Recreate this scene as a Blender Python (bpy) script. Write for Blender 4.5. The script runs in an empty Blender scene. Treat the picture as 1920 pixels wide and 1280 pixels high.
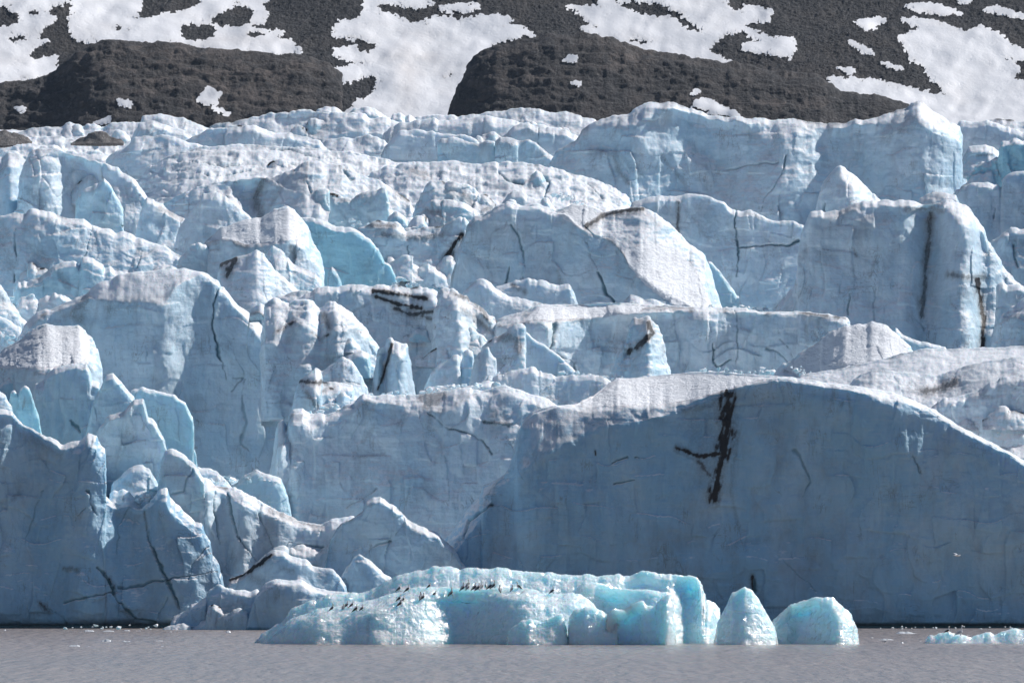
import bpy, math, random
import numpy as np
from mathutils import Vector, Matrix

# ---------------------------------------------------------------- camera, sky, sun, exposure
SC = bpy.context.scene
COL = SC.collection
W, H = 1920.0, 1280.0
FPX = 16000.0                       # long telephoto
CAM_H = 6.0
HORIZON = 1043.0
PITCH = math.atan((HORIZON - H / 2) / FPX)

cam_d = bpy.data.cameras.new('camera')
cam_d.sensor_width = 36.0
cam_d.lens = 36.0 * FPX / W
cam_d.clip_start = 1.0
cam_d.clip_end = 30000.0
cam = bpy.data.objects.new('camera', cam_d)
cam.location = (0, 0, CAM_H)
cam.rotation_euler = (math.pi / 2 + PITCH, 0, 0)
COL.objects.link(cam)
SC.camera = cam

SUN_AZ, SUN_EL = 66.0, 43.0         # degrees to the right of the view axis, above the horizon
world = bpy.data.worlds.new('World')
SC.world = world
world.use_nodes = True
wn = world.node_tree
sky = wn.nodes.new('ShaderNodeTexSky')
sky.sky_type = 'NISHITA'
sky.sun_disc = False
sky.sun_elevation = math.radians(SUN_EL)
sky.sun_rotation = math.radians(SUN_AZ)
sky.altitude = 0
sky.air_density = 1.0
sky.dust_density = 0.0
sky.ozone_density = 4.0
bg = wn.nodes['Background']
bg.inputs['Strength'].default_value = 0.055
wn.links.new(sky.outputs[0], bg.inputs['Color'])

sun_d = bpy.data.lights.new('sun', 'SUN')
sun_d.energy = 4.6
sun_d.angle = math.radians(0.5)
sun_d.color = (1.0, 0.955, 0.91)
sun = bpy.data.objects.new('sun', sun_d)
_az, _el = math.radians(SUN_AZ), math.radians(SUN_EL)
SUN_DIR = Vector((math.sin(_az) * math.cos(_el), math.cos(_az) * math.cos(_el), math.sin(_el)))
sun.rotation_euler = SUN_DIR.to_track_quat('Z', 'Y').to_euler()
sun.location = (0, 600, 400)
COL.objects.link(sun)

SC.view_settings.view_transform = 'Standard'
SC.view_settings.look = 'None'
SC.view_settings.gamma = 1
SC.view_settings.exposure = 0.27
SC.cycles.max_bounces = 6
SC.cycles.diffuse_bounces = 4
SC.cycles.glossy_bounces = 2
SC.cycles.sample_clamp_indirect = 6.0

# ---------------------------------------------------------------- geometry helpers
CP, SP_ = math.cos(PITCH), math.sin(PITCH)

def to_world(x, y, D):
    """photo position (1920 x 1280) at ground distance D -> world coordinates (arrays)"""
    x = np.asarray(x, float); y = np.asarray(y, float); D = np.asarray(D, float)
    u = (x - W / 2) / FPX
    v = (H / 2 - y) / FPX
    dy = CP - v * SP_
    dz = SP_ + v * CP
    return np.stack([u / dy * D, D + 0 * u, CAM_H + dz / dy * D], -1)

def to_photo(P):
    x, y, z = P[..., 0], P[..., 1], P[..., 2] - CAM_H
    f = y * CP + z * SP_
    up = -y * SP_ + z * CP
    return W / 2 + FPX * x / f, H / 2 - FPX * up / f

_rng = np.random.RandomState(7)
_PERM = _rng.permutation(512).astype(np.int32) & 255
_PERM = np.concatenate([_rng.permutation(256), _rng.permutation(256)]).astype(np.int32)
_VAL = (_rng.rand(256) * 2 - 1).astype(np.float32)

def vnoise(p):
    p = np.asarray(p, np.float32)
    i = np.floor(p)
    f = p - i
    i = i.astype(np.int32) & 255
    u = f * f * f * (f * (f * 6 - 15) + 10)
    x0, y0, z0 = i[..., 0], i[..., 1], i[..., 2]
    x1, y1, z1 = (x0 + 1) & 255, (y0 + 1) & 255, (z0 + 1) & 255
    def h(a, b, c):
        return _VAL[_PERM[(_PERM[(_PERM[a] + b) & 255] + c) & 255]]
    ux, uy, uz = u[..., 0], u[..., 1], u[..., 2]
    a = h(x0, y0, z0); a = a + (h(x1, y0, z0) - a) * ux
    b = h(x0, y1, z0); b = b + (h(x1, y1, z0) - b) * ux
    c = h(x0, y0, z1); c = c + (h(x1, y0, z1) - c) * ux
    d = h(x0, y1, z1); d = d + (h(x1, y1, z1) - d) * ux
    a = a + (b - a) * uy
    c = c + (d - c) * uy
    return a + (c - a) * uz

def fbm(p, octs=4, gain=0.5, ridged=False):
    s, a, t = 0, 1.0, 0
    for k in range(octs):
        n = vnoise(p * (2.03 ** k) + 17.3 * k)
        if ridged:
            n = 1 - 2 * np.abs(n)
        s = s + a * n
        t += a
        a *= gain
    return s / t

def scallop(a, b, seed, bowl=0.5, tilt=0.5):
    """continuous field of melt scoops with sharp crests between them; a, b in cell units"""
    best = np.full(a.shape, 1e9, np.float32)
    ia, ib = np.floor(a).astype(np.int32), np.floor(b).astype(np.int32)
    for da in (-1, 0, 1):
        for db in (-1, 0, 1):
            ca, cb = ia + da, ib + db
            h = _PERM[(_PERM[(ca + seed) & 255] + cb * 7) & 255]
            h2 = _PERM[(h + 31) & 255]
            h3 = _PERM[(h + 77) & 255]
            h4 = _PERM[(h2 + 5) & 255]
            px = a - (ca + 0.5 + 0.45 * _VAL[h]); pz = b - (cb + 0.5 + 0.45 * _VAL[h2])
            v = bowl * (px * px + pz * pz) + tilt * (_VAL[h3] * px + _VAL[h4] * pz) + 0.25 * _VAL[(h2 + h3) & 255]
            best = np.minimum(best, v)
    return best

def blur(A, s, axis):
    if s <= 0:
        return A
    r = int(3 * s) + 1
    k = np.exp(-0.5 * (np.arange(-r, r + 1) / s) ** 2); k /= k.sum()
    n = A.shape[axis]
    pad = [(0, 0)] * A.ndim; pad[axis] = (r, r)
    B = np.pad(A, pad, mode='edge')
    out = np.zeros_like(A, dtype=float)
    for j, w in enumerate(k):
        sl = [slice(None)] * A.ndim; sl[axis] = slice(j, j + n)
        out += w * B[tuple(sl)]
    return out

def seg_dist(x, y, pts, closed=False):
    pts = list(pts)
    if closed:
        pts = pts + pts[:1]
    d = np.full(x.shape, 1e9)
    for (ax, ay), (bx, by) in zip(pts[:-1], pts[1:]):
        vx, vy = bx - ax, by - ay
        L = vx * vx + vy * vy + 1e-9
        t = np.clip(((x - ax) * vx + (y - ay) * vy) / L, 0, 1)
        d = np.minimum(d, np.hypot(x - ax - t * vx, y - ay - t * vy))
    return d

def poly_sd(x, y, pts):
    """signed distance, positive inside"""
    ins = np.zeros(x.shape, bool)
    n = len(pts)
    for k in range(n):
        ax, ay = pts[k]; bx, by = pts[(k + 1) % n]
        c = (ay > y) != (by > y)
        ins ^= c & (x < (bx - ax) * (y - ay) / ((by - ay) if by != ay else 1e-9) + ax)
    d = seg_dist(x, y, pts, True)
    return np.where(ins, d, -d)

def grid_normals(P):
    du = np.gradient(P, axis=1); dv = np.gradient(P, axis=0)
    n = np.cross(dv, du)          # rows run downwards, so this faces the viewer
    n /= np.linalg.norm(n, axis=-1, keepdims=True) + 1e-12
    return n

def grid_quads(nv, nc, base=0):
    r = np.arange(nv - 1)[:, None] * nc + np.arange(nc - 1)[None]
    r = r.ravel() + base
    return np.stack([r, r + 1, r + nc + 1, r + nc], -1)[:, ::-1]

def mesh_object(name, V, quads, mat, tris=None, attr=None, parent=None, smooth=True, normals=None):
    me = bpy.data.meshes.new(name)
    V = np.asarray(V, np.float32).reshape(-1, 3)
    quads = np.asarray(quads, np.int32).reshape(-1, 4)
    nt = 0 if tris is None else len(tris)
    me.vertices.add(len(V)); me.vertices.foreach_set('co', V.ravel())
    loops = quads.ravel()
    if nt:
        loops = np.concatenate([loops, np.asarray(tris, np.int32).ravel()])
    me.loops.add(len(loops)); me.loops.foreach_set('vertex_index', loops.astype(np.int32))
    me.polygons.add(len(quads) + nt)
    start = np.arange(len(quads)) * 4
    if nt:
        start = np.concatenate([start, len(quads) * 4 + np.arange(nt) * 3])
    me.polygons.foreach_set('loop_start', start.astype(np.int32))
    me.polygons.foreach_set('use_smooth', np.full(len(quads) + nt, smooth))
    if attr is not None:
        at = me.attributes.new('mask', 'FLOAT_COLOR', 'POINT')
        at.data.foreach_set('color', np.asarray(attr, np.float32).ravel())
    me.materials.append(mat)
    me.update(calc_edges=True)
    if normals is not None:
        me.normals_split_custom_set_from_vertices(np.asarray(normals, float))
    o = bpy.data.objects.new(name, me)
    COL.objects.link(o)
    if parent is not None:
        o.parent = parent
    return o

def compact_grid(P, keep):
    """faces of the grid whose four corners touch KEEP, as (verts, quads, index of the verts)"""
    nv, nc = keep.shape
    q = grid_quads(nv, nc)
    k = keep.ravel()
    q = q[k[q].any(1)]
    idx = np.unique(q)
    m = np.full(nv * nc, -1, np.int64); m[idx] = np.arange(len(idx))
    return P.reshape(-1, 3)[idx], m[q], idx

def tag(o, label=None, category=None, group=None, kind=None):
    if label: o['label'] = label
    if category: o['category'] = category
    if group: o['group'] = group
    if kind: o['kind'] = kind
    return o

# ---------------------------------------------------------------- materials
class NT:
    def __init__(self, name):
        self.m = bpy.data.materials.new(name); self.m.use_nodes = True
        self.t = self.m.node_tree
        self.b = self.t.nodes['Principled BSDF']
    def n(self, typ, **kw):
        x = self.t.nodes.new(typ)
        for k, v in kw.items():
            if k in x.inputs.keys(): x.inputs[k].default_value = v
            else: setattr(x, k, v)
        return x
    def l(self, a, b): self.t.links.new(a, b)
    def math(self, op, a, b=None, clamp=False):
        x = self.n('ShaderNodeMath', operation=op, use_clamp=clamp)
        for i, v in enumerate((a, b)):
            if v is None: continue
            if isinstance(v, (int, float)): x.inputs[i].default_value = v
            else: self.l(v, x.inputs[i])
        return x.outputs[0]
    def mix(self, f, a, b):
        x = self.n('ShaderNodeMix', data_type='RGBA')
        for s, v in ((0, f), (6, a), (7, b)):
            if isinstance(v, (int, float)): x.inputs[s].default_value = v
            elif isinstance(v, tuple): x.inputs[s].default_value = v + (1,) if len(v) == 3 else v
            else: self.l(v, x.inputs[s])
        return x.outputs[2]
    def noise(self, vec, scale, detail=4, rough=.55, dist=0):
        x = self.n('ShaderNodeTexNoise', Scale=scale, Detail=detail, Roughness=rough, Distortion=dist)
        self.l(vec, x.inputs['Vector'])
        return x.outputs[0]
    def vec(self, scale=(1, 1, 1), rot=(0, 0, 0)):
        g = self.n('ShaderNodeNewGeometry')
        mp = self.n('ShaderNodeMapping')
        mp.inputs['Scale'].default_value = scale; mp.inputs['Rotation'].default_value = rot
        self.l(g.outputs['Position'], mp.inputs['Vector'])
        return mp.outputs[0]
    def ramp(self, v, lo, hi):
        x = self.n('ShaderNodeMapRange', interpolation_type='SMOOTHSTEP')
        x.inputs[1].default_value = lo; x.inputs[2].default_value = hi
        self.l(v, x.inputs[0])
        return x.outputs[0]
    def bump(self, h, strength, dist, normal=None):
        x = self.n('ShaderNodeBump')
        x.inputs['Strength'].default_value = strength; x.inputs['Distance'].default_value = dist
        self.l(h, x.inputs['Height'])
        if normal is not None: self.l(normal, x.inputs['Normal'])
        return x.outputs[0]

def make_ice(name, ice, snow, sss, radius, rough, fine=1.0, snowy=True, coat=0.0, grime=1.0):
    a = NT(name)
    at = a.n('ShaderNodeAttribute', attribute_name='mask', attribute_type='GEOMETRY')
    sp = a.n('ShaderNodeSeparateColor'); a.l(at.outputs['Color'], sp.inputs[0])
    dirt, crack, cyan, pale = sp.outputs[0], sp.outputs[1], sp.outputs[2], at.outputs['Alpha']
    geo = a.n('ShaderNodeNewGeometry')
    sn = a.n('ShaderNodeSeparateXYZ'); a.l(geo.outputs['Normal'], sn.inputs[0])
    v1 = a.vec()
    vs = a.vec((0.12, 0.12, 3.2), (0.0, 0.05, 0.0))       # strata
    vv = a.vec((2.2, 2.2, 0.22))                          # vertical melt streaks
    n_big = a.noise(v1, 0.16, 4)
    n_mid = a.noise(v1, 0.9, 5, .6)
    n_fine = a.noise(v1, 6.0, 5, .65)
    n_str = a.noise(vs, 1.0, 5, .65, .3)
    n_ver = a.noise(vv, 1.0, 4, .6)
    # ice colour: bluer where the ice is clear, whiter where it is bubbly
    base = a.mix(a.ramp(n_big, .35, .68), ice[0], ice[1])
    base = a.mix(a.math('MULTIPLY', a.ramp(n_str, .42, .72), .35), base, ice[2])
    base = a.mix(a.math('MULTIPLY', a.ramp(n_ver, .5, .75), .25), base, ice[0])
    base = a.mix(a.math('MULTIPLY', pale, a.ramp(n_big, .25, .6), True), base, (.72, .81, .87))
    base = a.mix(a.math('MULTIPLY', a.math('MULTIPLY', pale, -1.35), a.math('ADD', a.math('MULTIPLY', a.ramp(a.noise(a.vec((1, 1, .45), (0, .3, 0)), .20, 5, .62, .5), .34, .64), .40), .45), True), base, (.25, .48, .67))     # negative pale: blue shade of the front cliffs put into the ice colour
    base = a.mix(a.math('MULTIPLY', a.ramp(a.noise(a.vec((.5, .5, 6.0), (0, .07, 0)), 1.0, 4, .6), .52, .70), .30 * grime), base, (.44, .58, .71))
    base = a.mix(a.math('MULTIPLY', a.ramp(a.noise(a.vec((1, 1, .6)), .23, 5, .65, .6), .50, .72), .38 * grime), base, (.37, .45, .55))
    base = a.mix(cyan, base, ice[3])
    if snowy:
        up = a.math('ADD', sn.outputs[2], a.math('MULTIPLY', a.math('SUBTRACT', n_mid, .5), .28))
        base = a.mix(a.ramp(up, .36, .66), base, snow)
    # faint grey dust everywhere, strong where stained
    dust = a.math('MULTIPLY', a.ramp(a.noise(a.vec((1, 1, .5)), .55, 6, .68), .46, .74), .30 * grime)
    dust = a.math('ADD', dust, a.math('MULTIPLY', a.ramp(a.noise(v1, .11, 5, .62), .50, .68), .20 * grime))
    base = a.mix(dust, base, (.20, .215, .235))
    # thin wandering seams of silt in the ice, steep ones and bedded ones
    def seams(scale, rot, freq, width, lo, hi):
        nn = a.noise(a.vec(scale, rot), freq, 5, .6, .8)
        ln = a.ramp(a.math('ABSOLUTE', a.math('SUBTRACT', nn, .5)), width, 0.0)
        return a.math('MULTIPLY', ln, a.ramp(a.noise(v1, .33, 4, .6), lo, hi))
    s1 = seams((1.6, 1.6, .32), (0, .25, 0), .55, .018, .50, .66)
    s2 = seams((.3, .3, 1.5), (0, -.12, .3), .9, .016, .52, .68)
    base = a.mix(a.math('MULTIPLY', a.math('MAXIMUM', s1, s2), .55 * grime), base, (.16, .18, .20))
    # speckled grit
    grit = a.math('MULTIPLY', a.ramp(a.noise(v1, 9.0, 4, .75), .60, .74), a.ramp(a.noise(v1, .5, 4, .65), .50, .66))
    base = a.mix(a.math('MULTIPLY', grit, .65 * grime), base, (.13, .125, .125))
    dd = a.math('MULTIPLY', dirt, a.ramp(n_fine, .22, .62))
    dd = a.math('ADD', a.math('MULTIPLY', dd, .62), a.math('MULTIPLY', a.ramp(dirt, .5, 1.0), .42), True)
    base = a.mix(dd, base, (.060, .054, .052))
    base = a.mix(a.math('MULTIPLY', a.ramp(dirt, .7, .95), a.ramp(n_mid, .15, .4)), base, (.016, .015, .016))
    base = a.mix(crack, base, (.035, .15, .20))
    a.l(base, a.b.inputs['Base Color'])
    hb = a.math('ADD', a.math('MULTIPLY', n_mid, .6), a.math('MULTIPLY', n_str, .25))
    nb = a.bump(hb, .35 * fine, .5)
    nb = a.bump(n_fine, .45 * fine, .10, nb)
    a.l(nb, a.b.inputs['Normal'])
    a.b.inputs['Roughness'].default_value = rough
    a.b.inputs['IOR'].default_value = 1.31
    if sss > 0:
        a.b.inputs['Subsurface Weight'].default_value = sss
        a.b.inputs['Subsurface Radius'].default_value = radius
        a.b.inputs['Subsurface Scale'].default_value = 1.0
    if coat:
        a.b.inputs['Coat Weight'].default_value = coat
        a.b.inputs['Coat Roughness'].default_value = .085
        vo = a.n('ShaderNodeTexVoronoi', Scale=3.4); a.l(v1, vo.inputs['Vector'])     # wet facets
        vm = a.n('ShaderNodeVectorMath', operation='MULTIPLY_ADD')
        a.l(vo.outputs['Color'], vm.inputs[0]); vm.inputs[1].default_value = (1.4, 1.4, 1.4); vm.inputs[2].default_value = (-.7, -.7, -.7)
        va = a.n('ShaderNodeVectorMath', operation='ADD'); a.l(vm.outputs[0], va.inputs[0]); a.l(nb, va.inputs[1])
        vn = a.n('ShaderNodeVectorMath', operation='NORMALIZE'); a.l(va.outputs[0], vn.inputs[0])
        a.l(vn.outputs[0], a.b.inputs['Coat Normal'])
    return a.m

M_ICE = make_ice('glacier_ice', ((.46, .65, .775), (.60, .745, .84), (.42, .63, .76), (.33, .65, .765)), (.79, .825, .87), .35, (.6, 1.1, 1.4), .5)
M_BERG = make_ice('iceberg_ice', ((.58, .77, .83), (.70, .84, .88), (.50, .73, .81), (.38, .68, .78)), (.72, .84, .88), .9, (.7, 1.6, 2.0), .2, fine=1.0, coat=1.0, grime=0.0)

def make_snow():
    a = NT('snow')
    v = a.vec()
    n1 = a.noise(v, .06, 5, .6); n2 = a.noise(v, 1.1, 5, .65)
    c = a.mix(a.ramp(n1, .45, .75), (.83, .84, .865), (.76, .755, .765))
    c = a.mix(a.math('MULTIPLY', a.ramp(a.noise(a.vec((.35, .06, .1), (0, .3, 0)), 1.0, 5, .6), .50, .74), .45), c, (.66, .665, .69))
    c = a.mix(a.math('MULTIPLY', a.ramp(a.noise(v, 1.7, 5, .75), .66, .78), .3), c, (.40, .38, .37))
    at = a.n('ShaderNodeAttribute', attribute_name='mask')
    sp = a.n('ShaderNodeSeparateColor'); a.l(at.outputs['Color'], sp.inputs[0])
    c = a.mix(sp.outputs[0], c, (.42, .36, .32))
    a.l(c, a.b.inputs['Base Color'])
    a.b.inputs['Roughness'].default_value = .7
    a.l(a.bump(n2, .2, .2), a.b.inputs['Normal'])
    return a.m
M_SNOW = make_snow()

def make_rock():
    a = NT('rock_scree')
    v = a.vec((1, .6, 1))
    vo = a.n('ShaderNodeTexVoronoi', Scale=.9); a.l(v, vo.inputs['Vector'])
    vo2 = a.n('ShaderNodeTexVoronoi', Scale=2.4); a.l(v, vo2.inputs['Vector'])
    s1 = a.n('ShaderNodeSeparateColor'); a.l(vo.outputs['Color'], s1.inputs[0])
    s2 = a.n('ShaderNodeSeparateColor'); a.l(vo2.outputs['Color'], s2.inputs[0])
    n1 = a.noise(v, .035, 5, .6); n2 = a.noise(v, .35, 5, .65); n3 = a.noise(v, 1.8, 4, .7)
    at = a.n('ShaderNodeAttribute', attribute_name='mask')
    sp = a.n('ShaderNodeSeparateColor'); a.l(at.outputs['Color'], sp.inputs[0])
    c = a.mix(a.ramp(n1, .38, .68), (.012, .0145, .020), (.023, .023, .026))
    tone = a.math('MULTIPLY', sp.outputs[0], a.ramp(n2, .35, .62))
    c = a.mix(tone, c, (.085, .066, .056))
    c = a.mix(a.math('MULTIPLY', a.ramp(a.noise(a.vec((.5, .5, .12), (0, .6, 0)), .16, 5, .6), .46, .66), .75), c, (.060, .050, .045))
    c = a.mix(a.math('MULTIPLY', a.ramp(a.noise(a.vec((1, .6, 1)), .09, 5, .62), .50, .66), .8), c, (.009, .011, .016))
    c = a.mix(a.math('MULTIPLY', a.ramp(s1.outputs[0], .78, 1.0), .6), c, (.10, .093, .092))
    c = a.mix(a.math('MULTIPLY', a.math('MULTIPLY', a.ramp(s2.outputs[1], .82, 1.0), a.ramp(n2, .4, .6)), .75), c, (.15, .145, .145))
    vo3 = a.n('ShaderNodeTexVoronoi', Scale=.28); a.l(a.vec((1, .6, 2.0), (0, .35, 0)), vo3.inputs['Vector'])
    s3 = a.n('ShaderNodeSeparateColor'); a.l(vo3.outputs['Color'], s3.inputs[0])
    c = a.mix(a.math('MULTIPLY', a.math('MULTIPLY', a.ramp(s3.outputs[0], .55, .75), sp.outputs[0]), .8), c, (.150, .122, .108))
    c = a.mix(a.math('MULTIPLY', a.ramp(n3, .5, .72), .7), c, (.016, .017, .02))
    c = a.mix(.38, c, (.008, .010, .014))
    a.l(c, a.b.inputs['Base Color'])
    a.b.inputs['Roughness'].default_value = .85
    h = a.math('ADD', a.math('MULTIPLY', s1.outputs[1], .8), a.math('MULTIPLY', s2.outputs[2], .6))
    a.l(a.bump(a.math('ADD', h, n3), .9, .6), a.b.inputs['Normal'])
    return a.m
M_ROCK = make_rock()

def make_water():
    a = NT('silty_water')
    n1 = a.noise(a.vec((1.1, .11, 1)), 1.0, 4, .62); n2 = a.noise(a.vec((.25, .045, 1)), 1.0, 3, .5); nb = a.noise(a.vec((.03, .008, 1)), 1.0, 4, .6)
    c = a.mix(a.ramp(nb, .35, .7), (.31, .258, .228), (.27, .232, .213))
    a.l(c, a.b.inputs['Base Color'])
    a.b.inputs['Roughness'].default_value = .24
    a.b.inputs['IOR'].default_value = 1.33
    a.l(a.bump(a.math('ADD', n1, n2), 1.0, .5), a.b.inputs['Normal'])
    return a.m
M_WATER = make_water()

# ---------------------------------------------------------------- ice builder
def resample(pts, n):
    p = np.array([(q[0], q[1]) for q in pts], float)
    L = np.concatenate([[0], np.cumsum(np.hypot(*np.diff(p, axis=0).T))])
    t = np.linspace(0, L[-1], n)
    return np.interp(t, L, p[:, 0]), np.interp(t, L, p[:, 1]), L[-1]

def even(x, d, sig):
    """smooth a depth profile along the width of the block"""
    g = np.arange(x.min(), x.max() + 2, 2.0)
    k = np.clip(np.round((x - g[0]) / 2).astype(int), 0, len(g) - 1)
    w = np.bincount(k, minlength=len(g)) + 1e-6
    m = np.bincount(k, d, minlength=len(g)) / w
    ok = w > .5
    m = np.interp(g, g[ok], m[ok])
    return np.interp(x, g, blur(m, sig / 2, 0))

_seed = [0]

def ice_grid(D, foot, crest, rows=(), lean=.35, rim=4, rim_k=1.0, relief=1.0, rough=1.0, thick=None, ribs=(), dirt=(), cracks=(),
             dusty=0.0, cyan=0.0, sp=1.75, flute=1.0, soft=1.2, wet=None, smooth_crest=.6, cobble=0.0, undercut=None, pale=None, jag=1.0, smear=.45, level=False):
    """CREST is the skyline of the block in the photo; each of ROWS = (k, [(x, y), ...]) is an edge lower on it, reached with K metres of
    depth per metre of drop; the last face goes on down to FOOT with LEAN"""
    _seed[0] += 1
    seed = _seed[0]
    s = D / FPX
    _, _, L = resample(crest, 8)
    nc = max(24, int(L / sp))
    x, yc, _ = resample(crest, nc)
    if smooth_crest:
        x = blur(x, smooth_crest, 0); yc = blur(yc, smooth_crest, 0)
    ysm = blur(yc, 5, 0)                                     # depths follow the smooth skyline, not its splinters
    # broken, splintered skyline
    rg = np.random.RandomState(1000 + seed)
    jag = jag * float(np.clip(1.25 - .55 * (rows[0][0] if len(rows) else lean), .12, 1))
    for step, amp in ((26, 3.4), (10, 1.7)):
        kn = np.cumsum(rg.uniform(.4, 1.6, int(L / step) + 4) * step)
        yc = yc + jag * amp * np.interp(np.arange(nc) * L / nc, kn, rg.uniform(-1, 1, len(kn)))
    yc = yc + rough * min(1, jag + .15) * (2.2 * fbm(np.stack([x / 34, yc / 34, np.full(nc, seed * 3.1)], -1), 2, ridged=True) + 1.5 * fbm(np.stack([x / 13, yc / 13, np.full(nc, seed * 5.1)], -1), 3))
    ys = [yc]; ds = [np.zeros(nc)]
    if rim > 0:
        f = np.full(nc, foot) if np.isscalar(foot) else np.interp(x, [p[0] for p in foot], [p[1] for p in foot])
        r = np.minimum(rim, np.maximum(f - yc, .5) * .3)
        ys.append(yc + r); ds.append(ds[-1] - r * s * rim_k)
    for k, pts in rows:
        y2 = np.maximum(np.interp(x, [p[0] for p in pts], [p[1] for p in pts]), ys[-1] + .6)
        y2 = blur(y2, 3, 0)
        dd = blur((y2 - ysm) * s * k, 6, 0); ysm = blur(y2, 4, 0)
        y2 = np.maximum(y2 + 3.0 * rough * fbm(np.stack([x / 14, np.full(nc, seed * 1.7), np.full(nc, len(ys) * 9.)], -1), 4), ys[-1] + .4)
        ds.append(ds[-1] - np.maximum(dd, .0) if k > 0 else ds[-1] - dd); ys.append(y2)
    f = np.full(nc, foot, float) if np.isscalar(foot) else np.interp(x, [p[0] for p in foot], [p[1] for p in foot])
    f = np.maximum(f, ys[-1] + 1)
    if undercut:
        f1 = np.maximum(f - undercut - 14, ys[-1] + .5)
        ds.append(ds[-1] - (f1 - ysm) * s * lean); ys.append(f1)
        f2 = f1 + 3
        ds.append(ds[-1] + 22 * s + 0 * f); ys.append(f2)
        ds.append(ds[-1] - 2 * s); ys.append(np.maximum(f, f2 + 1))
    else:
        ds.append(ds[-1] - (f - ysm) * s * lean); ys.append(f)
    if level:                                                # one plane for the face; the top steps back from it
        dl = blur(ds[2], 8, 0); dl = dl - dl.min()
        ds = [d - dl for d in ds]
    ds[-1] = even(x, ds[-1], 30)
    if undercut: ds[-2] = even(x, ds[-2], 30); ds[-3] = even(x, ds[-3], 30)
    Y = np.array(ys); Dp = np.array(ds)
    seg = np.maximum(np.percentile(np.diff(Y, axis=0), 85, axis=1), np.percentile(np.abs(np.diff(Dp, axis=0)) / s * .35, 85, axis=1))
    cnt = [max(3, int(g / sp)) for g in seg]
    vs = [np.linspace(k, k + 1, c, endpoint=False) for k, c in enumerate(cnt)]
    v = np.concatenate(vs + [[len(cnt)]])
    k0 = np.minimum(v.astype(int), len(cnt) - 1); fr = (v - k0)[:, None]
    Yg = Y[k0] * (1 - fr) + Y[k0 + 1] * fr
    Dg = Dp[k0] * (1 - fr) + Dp[k0 + 1] * fr
    if soft:
        Yg[1:-1] = blur(Yg, soft, 0)[1:-1]; Dg[1:-1] = blur(Dg, soft, 0)[1:-1]
    for rx, amp, wd in ribs:
        Dg = Dg - amp * s * np.exp(-0.5 * ((x[None] - rx) / wd) ** 2) * np.clip((Yg - yc[None]) / 25, 0, 1)
    Xg = np.repeat(x[None], len(v), 0)
    # depth relief: broad bulges and hollows, then melt scoops and flutes (metres, scaled by s)
    q = np.stack([Xg, Dg / s * .5, Yg], -1)
    o = seed * 13.7
    t = np.clip((Yg - yc[None]) / 10, 0, 1)
    wx = Xg + 18 * vnoise(q / 55 + o); wy = Yg + 18 * vnoise(q / 55 + o + 40)
    wid = float(np.clip(x.max() - x.min(), 60, 500))
    rel = .075 * wid * np.clip(relief, 0, 1.3) * fbm(q / (.42 * wid) + o + 2, 2) + 12 * fbm(q / np.array([120, 120, 150]) + o, 3) + 6 * vnoise(q / 45 + o + 7)
    rel = rel - 15 * scallop(wx / 70, wy / 95, seed, .5, .95) - 6.0 * scallop(wx / 28 + 5, wy / 36, seed + 9, .18, 1.05)
    gy = np.abs(np.gradient(Yg, axis=0)); gd = np.abs(np.gradient(Dg, axis=0)) / s
    steep = np.clip(1.6 * gy / (gy + gd + 1e-6) - .5, 0, 1)
    rel = rel + flute * 1.6 * steep * fbm(q / np.array([11, 11, 120]) + o, 3)
    rel = rel - 3.2 * scallop((wx + wy * .25) / 37 + 3, (wy - wx * .2) / 48, seed + 21, .2, 1.3) * np.clip(fbm(q / 140 + o + 3, 2) * 3 + .5, 0, 1)
    rel = rel + 3.0 * np.maximum(fbm(q / np.array([26, 26, 26]) + o + 9, 3, ridged=True) - .15, 0)
    st2 = blur(steep, 4, 0)
    Dg = Dg - s * relief * t * rel * (.12 + .88 * st2)
    P = to_world(Xg, Yg, D + Dg)
    # back of the block
    T = thick if thick is not None else max(4.0, min(16.0, (np.percentile(f, 50) - yc.min()) * s * .7))
    C = P[0]
    zf = P[-1, :, 2]
    back = []
    for a_, b_ in ((.12, .015), (.3, .05), (.6, .16), (.9, .42), (1.05, .75), (1.1, 1.02)):
        B = C.copy()
        B[:, 0] *= (D + a_ * T) / D
        B[:, 1] += a_ * T
        B[:, 2] = C[:, 2] - b_ * np.maximum(C[:, 2] - zf, .1)
        back.append(B)
    nb = len(back)
    P = np.concatenate([np.array(back[::-1]), P], 0)
    N = grid_normals(P)
    n1 = fbm(P / (s * 15) + o, 3) * 1.4 + fbm(P / (s * 5) + o, 2, ridged=True) * .35
    flat = np.zeros(n1.shape); flat[nb:] = 1 - st2
    n1 = n1 + flat * relief * (2.0 * fbm(P / (s * np.array([90, 120, 34.])) + o, 3) + 3.0 * np.maximum(fbm(P / (s * np.array([34, 50, 20.])) + o + 5, 3, ridged=True), -.2))
    if cobble:
        n1 = n1 + cobble * (.6 * fbm(P / (s * np.array([30, 30, 7.])) + o, 4, .6) + .3 * np.abs(fbm(P / (s * 7) + o, 2))) * np.clip((N[..., 2] - .15) * 3, 0, 1)
    P = P + N * (n1 * s * rough)[..., None]
    # stains, cracks
    X2, Y2 = to_photo(P)
    n_e = fbm(np.stack([X2 / 9, Y2 / 9, np.full(X2.shape, o)], -1), 4)
    n_l = fbm(np.stack([X2 / 40, Y2 / 40, np.full(X2.shape, o + 5)], -1), 3)
    dm = np.zeros(X2.shape)
    n_v = fbm(np.stack([(X2 + .25 * Y2) / 5, Y2 / 26, np.full(X2.shape, o)], -1), 4)
    for pts, w, a_ in dirt:
        d = seg_dist(X2, Y2, pts)
        dm = np.maximum(dm, a_ * np.clip(1.25 - d / w * (1 + .3 * n_l) + .4 * n_e + .6 * n_v, 0, 1))
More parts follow.
